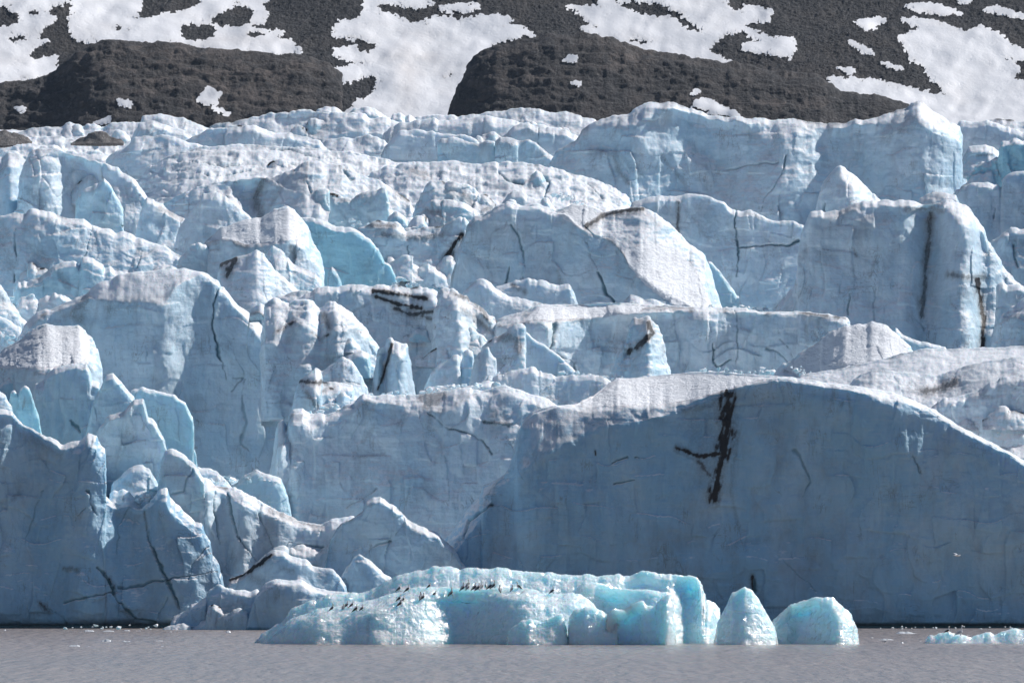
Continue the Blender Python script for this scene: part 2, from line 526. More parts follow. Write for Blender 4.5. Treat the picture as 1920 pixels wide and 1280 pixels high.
    if dusty:
        up = np.clip((N[..., 2] - .1) * 1.6, 0, 1) * .6 + .4
        dm = np.maximum(dm, np.clip((n_l * 1.3 + n_e * .7) * 1.6 - .55 + dusty * .6, 0, 1) * up * min(1, dusty * 1.2))
    if smear:                                                # meltwater drags silt down from the top edges
        below = np.zeros(X2.shape); yb = ys[min(len(ys) - 2, 2)] if len(rows) else yc
        below[nb:] = Yg - yb[None]
        st = fbm(np.stack([(X2 + below * .12) / 8, below / 75, np.full(X2.shape, o)], -1), 4, .6) + .6 * n_l
        fall = np.exp(-np.clip(below, 0, None) / 45) * np.clip((below + 8) / 6, 0, 1)
        dm = np.maximum(dm, smear * 1.25 * np.clip(st * 1.9 - .35, 0, 1) * fall)
        edge = np.exp(-(below / 5.5) ** 2)
        dm = np.maximum(dm, smear * 1.5 * edge * np.clip(n_l * 2.4 + n_e * 1.2 - .1, 0, 1))
    dm[:nb] *= .4
    cm = np.zeros(X2.shape)
    for pts, w, a_ in cracks:
        q3 = np.stack([X2 / 22, Y2 / 22, np.full(X2.shape, o)], -1)
        d = np.abs(seg_dist(X2 + 7 * fbm(q3, 3), Y2 + 5 * fbm(q3 + 31, 3), pts))
        wl = np.clip(.55 + .9 * vnoise(q3 * .8 + 11), .12, 1.2)
        cm = np.maximum(cm, a_ * np.clip(1.4 - d / (w * wl + .25), 0, 1) * np.clip(.45 + wl, 0, 1))
    cm[:nb] = 0
    P = P - N * (cm * 6 * s)[..., None]
    if wet is not None:
        cm = np.maximum(cm, np.clip((Y2 - wet + 2.5 * n_e) / 4, 0, 1) * .8)
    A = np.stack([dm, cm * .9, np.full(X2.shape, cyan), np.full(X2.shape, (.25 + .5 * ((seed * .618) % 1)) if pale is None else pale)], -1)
    return dict(P=P, N=N, A=A, X=X2, Y=Y2, dirt=dm, s=s, nb=nb, n_e=n_e, n_l=n_l, seed=seed)

def ice_mesh(name, g, mat, parent=None):
    P, A = g['P'], g['A']
    nv, nc = P.shape[:2]
    V = P.reshape(-1, 3); q = grid_quads(nv, nc)
    tris = []; extra = []; ea = []
    for c in (0, nc - 1):                                   # close the two ends
        e = P[:, c].mean(0); extra.append(e); ea.append(A[:, c].mean(0))
        i = len(V) + len(extra) - 1
        r = np.arange(nv - 1) * nc + c
        tt = np.stack([r, r + nc, np.full(nv - 1, i)], -1)
        tris.append(tt if c == 0 else tt[:, ::-1])
    V = np.concatenate([V, np.array(extra)]); A2 = np.concatenate([A.reshape(-1, 4), np.array(ea)])
    return mesh_object(name, V, q, mat, np.concatenate(tris)[:, ::-1], A2, parent)

def islands(mask):
    """connected pieces of a boolean grid, largest first"""
    lab = np.zeros(mask.shape, np.int32); out = []; n = 0
    todo = set(map(tuple, np.argwhere(mask)))
    while todo:
        st = [todo.pop()]; comp = [st[0]]
        while st:
            r, c = st.pop()
            for a_ in (-1, 0, 1):
                for b_ in (-1, 0, 1):
                    k = (r + a_, c + b_)
                    if k in todo:
                        todo.remove(k); st.append(k); comp.append(k)
        out.append(comp)
    out.sort(key=len, reverse=True)
    return out

def shell(name, g, field, thick, mat, parent, label=None, most=1, least=30):
    """a crust or stain lying on the surface: a sheet raised by THICK where FIELD > 0 that dives under it at its edge"""
    f = np.clip(field, -1, 1)
    keep = f > 0
    keep[:g.get('nb', 0)] = False
    P = g['P'] + g['N'] * (thick * (np.tanh(f * 2.0) - .04))[..., None]
    made = []
    for comp in islands(keep)[:most]:
        if len(comp) < least: continue
        m = np.zeros(keep.shape, bool); rc = np.array(comp); m[rc[:, 0], rc[:, 1]] = True
        V, q, idx = compact_grid(P, m)
        o = mesh_object(name, V, q, mat, attr=g['A'].reshape(-1, 4)[idx], parent=parent, normals=g['N'].reshape(-1, 3)[idx])
        if label: o['label'] = label
        made.append(o)
    return made[0] if made else None

def serac(label, D, foot, crest, category='ice block', name='serac', group=None, mat=None, crust=None, spurs=0, **kw):
    """one block of the glacier; crust = list of outlines of granular snow crust lying on it (a part each)"""
    g = ice_grid(D, foot, crest, **kw)
    o = ice_mesh(name, g, mat or M_ICE)
    tag(o, label, category, group or 'seracs of the glacier front')
    rs = np.random.RandomState(77 + g['seed'])
    nb = g['nb']
    for _ in range(spurs):
        nv, nc = g['X'].shape
        r = int(nb + (nv - nb) * rs.uniform(.12, .6)); c = int(nc * rs.uniform(.12, .88))
        x0, y0 = g['X'][r, c], g['Y'][r, c]; D0 = g['P'][r, c, 1]
        if y0 > (foot if np.isscalar(foot) else 9999) - 8: continue
        w = rs.uniform(20, 60); h = w * rs.uniform(.35, .85)
        sk = rs.uniform(-.35, .35)
        pts = [(x0 - w * 1.0, y0 + h * 1.3), (x0 - w * rs.uniform(.45, .7), y0 + h * rs.uniform(.5, .8)), (x0 - w * .22 + sk * w, y0 + h * rs.uniform(.02, .2)), (x0 + sk * w, y0 + h * rs.uniform(-.05, .05)), (x0 + w * .24 + sk * w, y0 + h * rs.uniform(.05, .25)), (x0 + w * rs.uniform(.45, .7), y0 + h * rs.uniform(.5, .85)), (x0 + w * 1.0, y0 + h * 1.3)]
        gs = ice_grid(D0 - w * g['s'] * rs.uniform(.15, .4), y0 + h * rs.uniform(1.6, 2.4), pts, lean=rs.uniform(.3, .9), relief=.8, rough=1.3, smear=rs.uniform(.2, .9), cyan=rs.choice([0, 0, .15, .4]), thick=w * g['s'] * 1.2)
        ice_mesh('ice_spur', gs, M_ICE, o)
    for poly in (crust or ()):
        sd = poly_sd(g['X'], g['Y'], poly) / 10 + .45 * g['n_e']
        shell('snow_crust', g, sd, g['s'] * 1.6, M_CRUST, o, least=60)
    d = g['dirt']
    if (d > .55).sum() > 60:
        shell('debris_streak', g, (d - .55) * 2, g['s'] * .5, mat or M_ICE, o, most=6, least=50)
    return o

def make_crust():
    a = NT('snow_crust')
    v = a.vec()
    n1 = a.noise(v, .9, 5, .62); n2 = a.noise(v, 3.0, 6, .72); n3 = a.noise(a.vec((1, 1, 2.5)), 1.4, 5, .7, .4)
    c = a.mix(a.ramp(n1, .40, .70), (.86, .89, .93), (.76, .78, .82))
    c = a.mix(a.math('MULTIPLY', a.ramp(n2, .60, .74), .45), c, (.34, .35, .37))
    a.l(c, a.b.inputs['Base Color'])
    a.b.inputs['Roughness'].default_value = .75
    nb = a.bump(n3, .6, .4)
    a.l(a.bump(n2, .5, .18, nb), a.b.inputs['Normal'])
    return a.m
M_CRUST = make_crust()

def make_debris():
    a = NT('rock_debris')
    v = a.vec()
    n1 = a.noise(v, 1.2, 5, .65); n2 = a.noise(v, 6, 4, .7)
    c = a.mix(a.ramp(n1, .35, .65), (.05, .046, .046), (.13, .12, .115))
    c = a.mix(a.math('MULTIPLY', a.ramp(n2, .52, .70), .65), c, (.42, .44, .47))
    a.l(c, a.b.inputs['Base Color'])
    a.b.inputs['Roughness'].default_value = .8
    a.l(a.bump(n2, .7, .15), a.b.inputs['Normal'])
    return a.m
M_DEBRIS = make_debris()

# ---------------------------------------------------------------- water
def build_water():
    xs = np.linspace(-3000, 3000, 60); ys = np.concatenate([np.linspace(-2000, 300, 20), np.linspace(340, 800, 60)])
    X, Y = np.meshgrid(xs, ys)
    P = np.stack([X, Y, 0 * X], -1)
    o = mesh_object('water', P, grid_quads(*X.shape)[:, ::-1], M_WATER)
    return tag(o, 'grey brown silty lagoon water with small ripples', 'water', kind='structure')
build_water()

# ---------------------------------------------------------------- mountain, scree mounds, snow
def terrain(name, label, xs, ys, depth, amp, octs_seed, tone):
    """surface through photo rows YS (bottom to top) whose distance is DEPTH(x, y)"""
    X, Y = np.meshgrid(xs, ys)
    D = depth(X, Y)
    P = to_world(X, Y, D)
    s = D / FPX
    q = P / 12.0
    n = fbm(q / 3 + octs_seed, 4) * 2.6 + fbm(q + octs_seed, 4, .55) * 1.5 + np.abs(fbm(q * 6 + 3, 3, .6)) * .8 + np.abs(vnoise(q * 22)) * .7
    N = grid_normals(P)
    gul = fbm(np.stack([(X + 1.1 * Y + 30 * vnoise(np.stack([X / 90, Y / 40, 0 * X], -1))) / 95, Y / 120, 0 * X + octs_seed], -1), 4, .55, ridged=True)
    P = P + N * (amp * n + .8 * gul)[..., None]
    N = grid_normals(P)
    X2, Y2 = to_photo(P)
    t = tone(X2, Y2)
    A = np.stack([t, 0 * t, 0 * t, 0 * t], -1)
    n_e = fbm(np.stack([X2 / 8, Y2 / 6, 0 * X2 + octs_seed], -1), 4, .6)
    n_l = fbm(np.stack([X2 / 45, Y2 / 30, 0 * X2 + octs_seed], -1), 3)
    g = dict(P=P, N=N, A=A, X=X2, Y=Y2, n_e=n_e, n_l=n_l, nb=0, s=float(np.mean(s)))
    o = mesh_object(name, P, grid_quads(*X.shape), M_ROCK, attr=A)
    tag(o, label, name.replace('_', ' '), kind='structure')
    return g

def gauss(x, y, cx, cy, wx, wy):
    return np.exp(-((x - cx) / wx) ** 2 - ((y - cy) / wy) ** 2)

tan_far = 0.60
def far_depth(x, y):
    v = (HORIZON - y) / FPX
    d0, z0 = 1930.0, 92.0
    d = (z0 - CAM_H - tan_far * d0) / (v - tan_far)
    return d + 2.2 * np.sin(x / 170.0 + y / 60.) + 3.0 * np.sin(x / 310. - 1.0)
MOUNTAIN = terrain('mountain', 'dark scree mountainside streaked with melting snow', np.concatenate([np.linspace(-1500, -142, 160), np.linspace(-140, 2060, 1300), np.linspace(2062, 3400, 160)]), np.linspace(-70, 300, 260), far_depth, .55, 3.0,
                   lambda x, y: .55 * gauss(x, y, 1450, 150, 140, 40) + .3 * gauss(x, y, 1000, 110, 60, 60))

def mound(name, label, crest, d0, lean, tone, seed):
    g = ice_grid(d0, 285, crest, lean=lean, rim=16, rim_k=2.6, relief=.7, rough=1.5, sp=1.8, thick=70, flute=0, soft=3, smear=0, jag=.5)
    N = g['N']; P = g['P']
    q = P / 2.2
    P += N * (fbm(q * .6 + seed, 4, .55, ridged=True) * .40 + fbm(q * np.array([.5, .5, 1.6]) + 9, 3) * .5)[..., None]
    g['N'] = grid_normals(P)
    t = tone(g['X'], g['Y'])
    g['A'] = np.stack([np.clip(t * 1.3 + .5 * g['n_l'], 0, 1), 0 * t, 0 * t, 0 * t], -1)
    o = ice_mesh(name, g, M_ROCK)
    tag(o, label, 'moraine', kind='structure')
    return g
MOUND_L = mound('moraine_slope', 'brown rocky moraine with slabs below the left snowfields',
    [(-90, 178), (8, 158), (60, 150), (100, 139), (128, 118), (146, 98), (168, 84), (200, 78), (268, 81), (337, 83), (395, 90), (481, 100), (567, 102), (612, 118), (638, 140), (634, 165), (612, 192), (596, 240)],
    1760, 1.1, lambda x, y: .75 * gauss(x, y, 310, 130, 170, 45) + .6 * gauss(x, y, 500, 165, 90, 35) + .2, 5.)
MOUND_R = mound('moraine_slope', 'rounded scree moraine beside the central snow gully',
    [(836, 235), (857, 168), (874, 137), (884, 114), (905, 100), (929, 86), (960, 80), (1000, 72), (1050, 66), (1101, 65), (1146, 73), (1194, 90), (1235, 100), (1290, 105), (1340, 114), (1400, 123), (1440, 133), (1483, 133), (1535, 143), (1560, 161), (1573, 171), (1604, 175), (1666, 183), (1707, 201), (1745, 240)],
    1780, 1.0, lambda x, y: .8 * gauss(x, y, 1190, 105, 70, 35) + .5 * gauss(x, y, 940, 130, 60, 50) + .4 * gauss(x, y, 1500, 200, 90, 30) + .15, 9.)

def snow_patch(g, label, outline, holes=(), soil=(), scale=7.0, thick=.28):
    x0 = min(p[0] for p in outline) - 25; x1 = max(p[0] for p in outline) + 25
    y0 = min(p[1] for p in outline) - 25; y1 = max(p[1] for p in outline) + 25
    X, Y = g['X'], g['Y']
    c = np.where(((X > x0) & (X < x1)).any(0))[0]; r = np.where(((Y > y0) & (Y < y1)).any(1))[0]
    if len(c) < 2 or len(r) < 2: return
    sl = (slice(r[0], r[-1] + 1), slice(c[0], c[-1] + 1))
    sub = {k: g[k][sl] for k in ('P', 'N', 'A', 'X', 'Y', 'n_e', 'n_l')}
    sub['nb'] = 0
    sd = poly_sd(sub['X'], sub['Y'], outline)
    for h in holes:
        sd = np.minimum(sd, -poly_sd(sub['X'], sub['Y'], h))
    sd = sd / scale - .9 * np.clip(fbm(np.stack([sub['X'] / 16, sub['Y'] / 7, 0 * sub['X'] + 14], -1), 4, .6) - .33, 0, 1) * 6 * np.clip(1.6 - sd / 14, 0, 1) + 1.4 * fbm(np.stack([sub['X'] / 7, sub['Y'] / 3.2, 0 * sub['X'] + 4], -1), 5, .65) + .4 * fbm(np.stack([sub['X'] / 2.6, sub['Y'] / 1.9, 0 * sub['X'] + 24], -1), 2) + .45 * sub['n_l']
    A = np.zeros(sub['A'].shape)
    for cx, cy, wx, wy, a_ in soil:
        A[..., 0] = np.maximum(A[..., 0], a_ * gauss(sub['X'], sub['Y'], cx, cy, wx, wy) * (.7 + .6 * sub['n_l']))
    sub['A'] = A
    # a smoothed copy of the ground: snow fills the hollows between the stones
    P = sub['P']; sub['P'] = np.stack([blur(blur(P[..., k], 3, 0), 3, 1) for k in range(3)], -1) + sub['N'] * .25
    sub['N'] = grid_normals(sub['P'])
    o = shell('snow_patch', sub, sd, thick, M_SNOW, None)
    if o: tag(o, label, 'snow patch', 'snow patches on the mountainside')

F, ML, MR = MOUNTAIN, MOUND_L, MOUND_R
snow_patch(F, 'ragged snowfield at the far left edge around three dark rock islands',
    [(-80, 48), (15, 53), (38, 42), (38, 27), (14, 24), (22, 10), (-80, 8), (-80, -60), (140, -60), (128, 5), (95, 15), (85, 22), (108, 35), (82, 55), (72, 75), (105, 72), (60, 90), (55, 105), (62, 115), (115, 103), (100, 125), (148, 132), (100, 141), (58, 149), (8, 158), (-80, 175)],
    [[(47, 25), (60, 17), (75, 20), (72, 30), (55, 30)], [(12, 75), (25, 66), (58, 67), (40, 78), (25, 82)]])
snow_patch(F, 'broad snowfield above the left moraine with dark rocks inside its right half',
    [(140, -60), (500, -60), (503, 5), (490, 10), (503, 28), (500, 45), (478, 48), (470, 52), (520, 60), (530, 62), (515, 70), (545, 78), (572, 100), (520, 104), (470, 102), (430, 98), (395, 92), (337, 86), (268, 86), (200, 82), (145, 78), (128, 60), (132, 35)],
    [[(337, 70), (340, 50), (360, 45), (390, 43), (408, 55), (405, 70), (385, 80), (345, 75)], [(392, 38), (410, 25), (440, 12), (465, 12), (478, 25), (470, 45), (440, 52), (400, 48)],
     [(462, 66), (480, 61), (492, 66), (478, 71)], [(248, 34), (262, 20), (268, 5), (262, -60), (380, -60), (378, 8), (345, 22), (300, 30), (270, 35)], [(208, 56), (225, 48), (240, 50), (218, 58)]],
    soil=[(440, 80, 90, 14, .25)])
snow_patch(F, 'large central snow gully funnelling down to the glacier between the two moraines',
    [(685, -60), (816, -60), (812, 6), (790, 15), (770, 16), (735, 8), (709, 10), (712, 22), (745, 30), (770, 45), (800, 40), (812, 27), (830, 30), (860, 38), (890, 34), (905, 28), (940, 30), (957, 36), (950, 48), (975, 50), (1005, 64), (975, 70), (929, 82), (915, 110), (895, 140), (885, 170), (870, 210), (860, 290), (520, 290), (590, 205), (610, 185), (630, 170), (640, 160), (600, 140), (591, 130), (630, 127), (699, 120), (650, 112), (625, 105), (625, 92), (665, 88), (675, 100), (700, 95), (712, 85), (690, 76), (625, 70), (628, 48), (640, 38), (664, 38), (682, 20)],
    [[(640, 158), (675, 150), (706, 141), (708, 160), (700, 176), (668, 190), (650, 208), (600, 215), (628, 178)], [(838, 142), (848, 138), (843, 144), (838, 145)]],
    soil=[(765, 150, 22, 50, .55), (775, 112, 60, 12, .3)])
snow_patch(F, 'short snow strip between dark rock ribs above the central gully', [(823, 12), (850, 8), (895, 9), (898, 18), (875, 24), (830, 22)])
snow_patch(F, 'upper right snowfield with ragged tongues above the scree moraine',
    [(1110, -60), (1365, -60), (1363, 17), (1391, 24), (1397, 10), (1432, 14), (1451, 28), (1442, 38), (1411, 45), (1391, 50), (1420, 60), (1449, 72), (1487, 69), (1492, 89), (1483, 108), (1446, 103), (1394, 96), (1394, 86), (1425, 79), (1391, 60), (1363, 64), (1343, 79), (1329, 96), (1365, 112), (1408, 117), (1340, 119), (1290, 112), (1235, 106), (1194, 96), (1146, 80), (1111, 66), (1087, 52), (1111, 50), (1094, 34), (1077, 17), (1049, 14), (1085, 12), (1110, 15), (1122, 8)],
    [[(1135, -5), (1160, 8), (1194, 3), (1240, 8), (1270, 25), (1300, 45), (1325, 62), (1290, 55), (1262, 35), (1240, 35), (1200, 28), (1160, 10)], [(1176, 76), (1190, 69), (1227, 80), (1205, 83)]])
snow_patch(F, 'narrow slanting snow tongue right of the scree moraine crest', [(1322, 112), (1380, 119), (1415, 132), (1435, 140), (1445, 155), (1478, 164), (1440, 162), (1410, 154), (1400, 142), (1370, 130)], scale=5)
snow_patch(F, 'huge snowfield on the right that runs down behind the big ice wall',
    [(1664, 31), (1704, 38), (1748, 38), (1776, 45), (1810, 62), (1838, 48), (1872, 62), (1893, 82), (1935, 103), (1935, 115), (1886, 112), (1913, 131), (1899, 148), (1960, 165), (2040, 180), (2040, 300), (1760, 300), (1740, 215), (1707, 206), (1666, 188), (1604, 180), (1573, 178), (1552, 156), (1533, 141), (1569, 144), (1638, 151), (1686, 160), (1772, 179), (1765, 163), (1741, 144), (1734, 127), (1703, 113), (1707, 103), (1693, 83), (1686, 70), (1721, 55), (1700, 40)])
for lab, pts in (
    ('flat snow streak near the top right corner, left of two smaller ones', [(1698, 12), (1720, 5), (1760, 9), (1810, 28), (1760, 28), (1725, 23)]),
    ('snow streak at the right edge above the huge snowfield', [(1846, 20), (1870, 11), (1900, 22), (1960, 38), (1900, 33)]),
    ('small forked snow patch on dark scree above the middle of the right slope', [(1598, 42), (1640, 33), (1660, 38), (1640, 53), (1625, 55)]),
    ('small snow sliver left of the huge right snowfield, slanting down', [(1586, 77), (1610, 81), (1642, 103), (1615, 99)]),
    ('thin snow sliver just above the long tongue of the right snowfield', [(1563, 126), (1600, 128), (1617, 135), (1590, 139)]),
    ('tiny snow sliver close to the left edge of the huge right snowfield', [(1650, 116), (1690, 125), (1693, 131), (1665, 127)]),
    ('snow fleck cut by the top edge of the photo at the right', [(1793, -5), (1825, -8), (1817, 6), (1800, 5)])):
    snow_patch(F, lab, pts, scale=4)
for g, lab, pts in (
    (ML, 'bright ragged snow patch in the middle of the left moraine', [(370, 191), (388, 165), (414, 178), (404, 199), (385, 198)]),
    (ML, 'small snow patch low on the left moraine beside a tan slab', [(218, 189), (249, 191), (246, 202), (224, 200)]),
    (ML, 'tiny snow fleck near the left foot of the left moraine', [(28, 203), (46, 204), (46, 213), (36, 212)]),
    (ML, 'low snow fringe where the left moraine meets the ice', [(176, 234), (205, 220), (208, 230), (195, 238)]),
    (ML, 'two tiny joined snow flecks below the bright patch on the left moraine', [(398, 207), (415, 205), (438, 216), (425, 217)]),
    (MR, 'small snow patch near the crest of the scree moraine', [(1056, 115), (1068, 105), (1081, 107), (1081, 119)]),
    (MR, 'tiny snow dash on the middle of the scree moraine', [(1070, 157), (1087, 157), (1085, 164)]),
    (MR, 'dotted snow patch low on the scree moraine above the big ice wall', [(1298, 201), (1308, 189), (1330, 187), (1350, 199), (1375, 211), (1388, 220), (1335, 215)]),
    (MR, 'snow fleck just above the dotted patch on the scree moraine', [(1296, 178), (1303, 169), (1319, 175)])):
    snow_patch(g, lab, pts, scale=4, thick=.25)

# ---------------------------------------------------------------- the body of the glacier under and between the blocks
def build_base():
    dd = np.array([735, 760, 800, 830, 850, 900, 1000, 1100, 1250, 1400, 1700, 2000.])
    yy = np.array([1180, 1060, 960, 740, 670, 610, 480, 430, 335, 272, 245, 235.])
    D = np.concatenate([np.linspace(735, 900, 260), np.linspace(902, 1400, 260), np.linspace(1410, 2000, 60)])
    xs = np.concatenate([np.linspace(-1400, -125, 160), np.linspace(-120, 2040, 560), np.linspace(2045, 3300, 160)])
    X, DD = np.meshgrid(xs, D)
    P = to_world(X, np.interp(DD, dd, yy), DD)
    s = DD / FPX
    q = P / np.array([9., 14., 9.])
    n = fbm(q * .35, 4) * 2.4 + fbm(q, 4, .55, ridged=True) * 1.0
    P[..., 2] += n - 1.0
    out = np.clip((np.abs(X - 960) - 1010) / 60, 0, 1)             # beyond the blocks built one by one
    q2 = P / np.array([16., 22., 16.])
    P[..., 2] += out * np.clip((1500 - DD) / 300, 0, 1) * (5 + 6 * fbm(q2, 4, .55, ridged=True) + np.interp(DD, [735, 745, 800, 900], [0, 9, 6, 3]))
    n2 = fbm(P / 6., 4)
    A = np.stack([np.clip(n2 * 1.5 - .25, 0, 1) * .6, 0 * n2, 0 * n2, 0 * n2], -1)
    o = mesh_object('glacier', P[::-1], grid_quads(*X.shape), M_ICE, attr=A[::-1])
    tag(o, 'the crevassed ice stream rising behind its front', 'glacier', kind='structure')
build_base()

# ---------------------------------------------------------------- the blocks of the glacier, far to near
S = serac
G_SKY = 'low ice ridges along the top of the glacier'
# skyline
S('low jumble of pale ice along the left skyline under the moraine', 1420, 285, [(-60, 262), (0, 262), (45, 246), (65, 240), (118, 236), (130, 229), (143, 230), (160, 238), (178, 233), (195, 240), (225, 230), (262, 228), (290, 250)], group=G_SKY, lean=1.2, rough=1.5, dusty=.1, spurs=6)
S('rounded snow topped ice hump on the left skyline under the brown moraine', 1390, 270, [(255, 255), (262, 240), (268, 219), (290, 214), (318, 215), (344, 221), (371, 234), (400, 245)], group=G_SKY, lean=.9)
S('low bumpy ice ridge on the skyline left of the snow gully', 1400, 275, [(360, 262), (385, 240), (419, 231), (457, 223), (480, 220), (536, 213), (584, 207), (600, 212), (660, 214), (720, 222), (760, 232)], group=G_SKY, lean=.8, rough=1.4, spurs=5)
S('toothed row of small pale ice spikes at the foot of the snow gully', 1415, 250, [(590, 225), (598, 203), (612, 199), (640, 202), (650, 212), (664, 199), (699, 203), (716, 213), (735, 222), (738, 213), (750, 212), (760, 221), (767, 215), (780, 222), (800, 232)], group=G_SKY, lean=.3, rough=1.8, cyan=.2)
S('long low ice ridge on the skyline below the scree moraine', 1430, 268, [(760, 240), (767, 221), (822, 217), (877, 218), (910, 212), (939, 209), (974, 204), (1025, 211), (1060, 212), (1111, 223), (1140, 240)], group=G_SKY, lean=.9, rough=1.3, spurs=5)
S('long flat topped ice ridge below the skyline in the middle', 1340, 300, [(715, 265), (723, 248), (750, 231), (785, 224), (836, 221), (912, 217), (939, 220), (974, 229), (1008, 233), (1050, 240), (1090, 260)], group=G_SKY, lean=.6, crust=None, spurs=4)
S('low grey ice flats at the far left under the skyline', 1300, 330, [(-60, 272), (0, 264), (34, 256), (60, 258), (103, 258), (140, 262), (200, 264), (240, 266), (300, 280)], group=G_SKY, lean=1.5, dusty=.25, rough=1.8, cobble=2)
S('pale ice block left of centre with a dark notch, just under the skyline hump', 1290, 285, [(246, 262), (251, 254), (261, 235), (275, 225), (302, 230), (330, 241), (357, 254), (375, 265)], group=G_SKY, lean=.7)
S('long smooth blue white ice bank under the left skyline', 1270, 305, [(335, 290), (344, 272), (364, 253), (388, 242), (430, 238), (481, 238), (516, 247), (567, 254), (595, 261), (612, 275), (620, 292)], group=G_SKY, lean=.45)
S('smooth pale ice mound under the middle of the skyline', 1290, 290, [(600, 275), (620, 262), (660, 258), (690, 252), (720, 262), (735, 280)], group=G_SKY, lean=.7)
S('brown heap of rock debris lying on the ice at the left', 1262, 270, [(132, 266), (141, 264), (160, 256), (178, 246), (188, 244), (205, 252), (220, 260), (232, 266)], name='debris_heap', category='debris heap', group='rock debris on the ice', mat=M_DEBRIS, lean=1.3, rough=2.0, relief=.5)
S('dark rock debris heap cut by the left photo edge', 1262, 272, [(-60, 250), (-20, 246), (15, 247), (42, 255), (60, 266)], name='debris_heap', category='debris heap', group='rock debris on the ice', mat=M_DEBRIS, lean=1.3, rough=2.0, relief=.5)
S('cone shaped pale blue ice block under the left skyline', 1200, 330, [(200, 300), (206, 292), (234, 275), (254, 257), (282, 256), (302, 253), (330, 258), (357, 268), (378, 276), (400, 290)], lean=.6, dirt=[([(290, 262), (265, 300)], 4, .35)])
S('low ridge of dirty snow left of the cone shaped ice block', 1210, 330, [(-40, 290), (15, 277), (60, 268), (100, 270), (125, 282), (180, 284), (230, 292)], lean=1.2, dusty=.3, cobble=3, rough=1.6, spurs=4)
S('pale upright ice wall behind the two flat slabs in the middle', 1260, 300, [(715, 290), (723, 273), (735, 258), (747, 248), (785, 247), (829, 250), (871, 253), (890, 262), (905, 275)], lean=.3, relief=.7)
S('small leaning ice block with a snowy left side above the paired slabs', 1230, 300, [(925, 275), (935, 262), (950, 252), (963, 238), (991, 232), (1003, 238), (1008, 238), (1036, 241), (1063, 247), (1085, 258), (1095, 280)], lean=.3, cracks=[([(1008, 238), (1009, 270)], 1.3, .5)])
S('flat pale ice slab, left one of the pair standing side by side', 1150, 320, [(821, 310), (821, 262), (827, 256), (867, 261), (881, 268), (905, 268), (926, 266), (931, 285), (934, 310)], lean=.2, relief=.6, cyan=.25)
S('flat pale ice slab, right one of the pair, with a sloping right edge', 1148, 320, [(928, 310), (929, 266), (939, 257), (974, 263), (991, 261), (1005, 268), (1018, 275), (1039, 293), (1040, 310)], lean=.2, relief=.6, cyan=.25)
S('ice face beyond the big wall at the right edge, below the snowfield', 1300, 300, [(1780, 262), (1800, 228), (1825, 229), (1851, 225), (1879, 231), (1920, 246), (1990, 262)], lean=.25, relief=.6, group=G_SKY)
S('thin dark topped ice rim on the right skyline', 1370, 260, [(1840, 236), (1860, 222), (1890, 222), (1930, 228), (1990, 232)], lean=.8, dirt=[([(1855, 223), (1900, 226)], 3, .9)], group=G_SKY)
# the big wall at the upper right
S('giant pale blue ice wall under the right snowfield, with a peak at its right end', 1090, 440,
  [(1020, 330), (1039, 292), (1060, 275), (1077, 265), (1094, 242), (1118, 228), (1139, 218), (1180, 211), (1194, 202), (1221, 192), (1269, 192), (1294, 199), (1332, 215), (1397, 220), (1452, 225), (1487, 225), (1556, 233), (1590, 229), (1624, 222), (1672, 214), (1707, 202), (1721, 194), (1741, 203), (1776, 221), (1796, 236), (1803, 250), (1801, 275), (1807, 309), (1812, 345), (1815, 400)],
  smear=.5, lean=.42, relief=1.2, ribs=[(1180, 20, 30), (1330, -30, 60), (1480, 25, 40), (1600, -20, 40), (1745, 40, 45)],
  rows=[], dirt=[([(1690, 215), (1730, 235), (1670, 235), (1660, 260)], 13, .45), ([(1150, 290), (1160, 320), (1180, 345)], 5, .6), ([(1245, 300), (1285, 345)], 5, .5), ([(1110, 285), (1160, 292), (1200, 325)], 9, .45)],
  cracks=[([(1478, 292), (1470, 325), (1440, 360), (1424, 400)], 2.0, .8), ([(1345, 325), (1400, 312), (1460, 303)], 1.4, .5), ([(1765, 250), (1768, 282)], 1.3, .4)])
S('broken translucent turquoise ice chunk right of the giant wall', 1060, 380, [(1800, 380), (1815, 345), (1818, 330), (1832, 310), (1842, 302), (1860, 303), (1872, 292), (1880, 268), (1900, 261), (1940, 264), (1990, 275)], lean=.25, cyan=.8, rough=2.0, relief=1.4, spurs=3)
S('small bright ledge of ice left of the turquoise chunk at the right edge', 1075, 330, [(1806, 300), (1817, 276), (1840, 274), (1862, 276), (1880, 290), (1895, 310)], lean=.8, dirt=[([(1832, 292), (1860, 290)], 3, .7)])
S('square pale ice tower at the right edge under the turquoise chunk', 1010, 460, [(1780, 420), (1793, 364), (1803, 348), (1830, 342), (1851, 340), (1872, 347), (1876, 358), (1880, 332), (1896, 323), (1930, 322), (1990, 330)], lean=.22, relief=.7, cracks=[([(1876, 350), (1876, 370)], 2.2, .9), ([(1865, 390), (1862, 410)], 1.4, .6)])
S('low rounded snow hump at the foot of the giant wall on the right', 1000, 420, [(1715, 400), (1724, 372), (1748, 363), (1776, 361), (1793, 366), (1805, 400)], lean=.5)
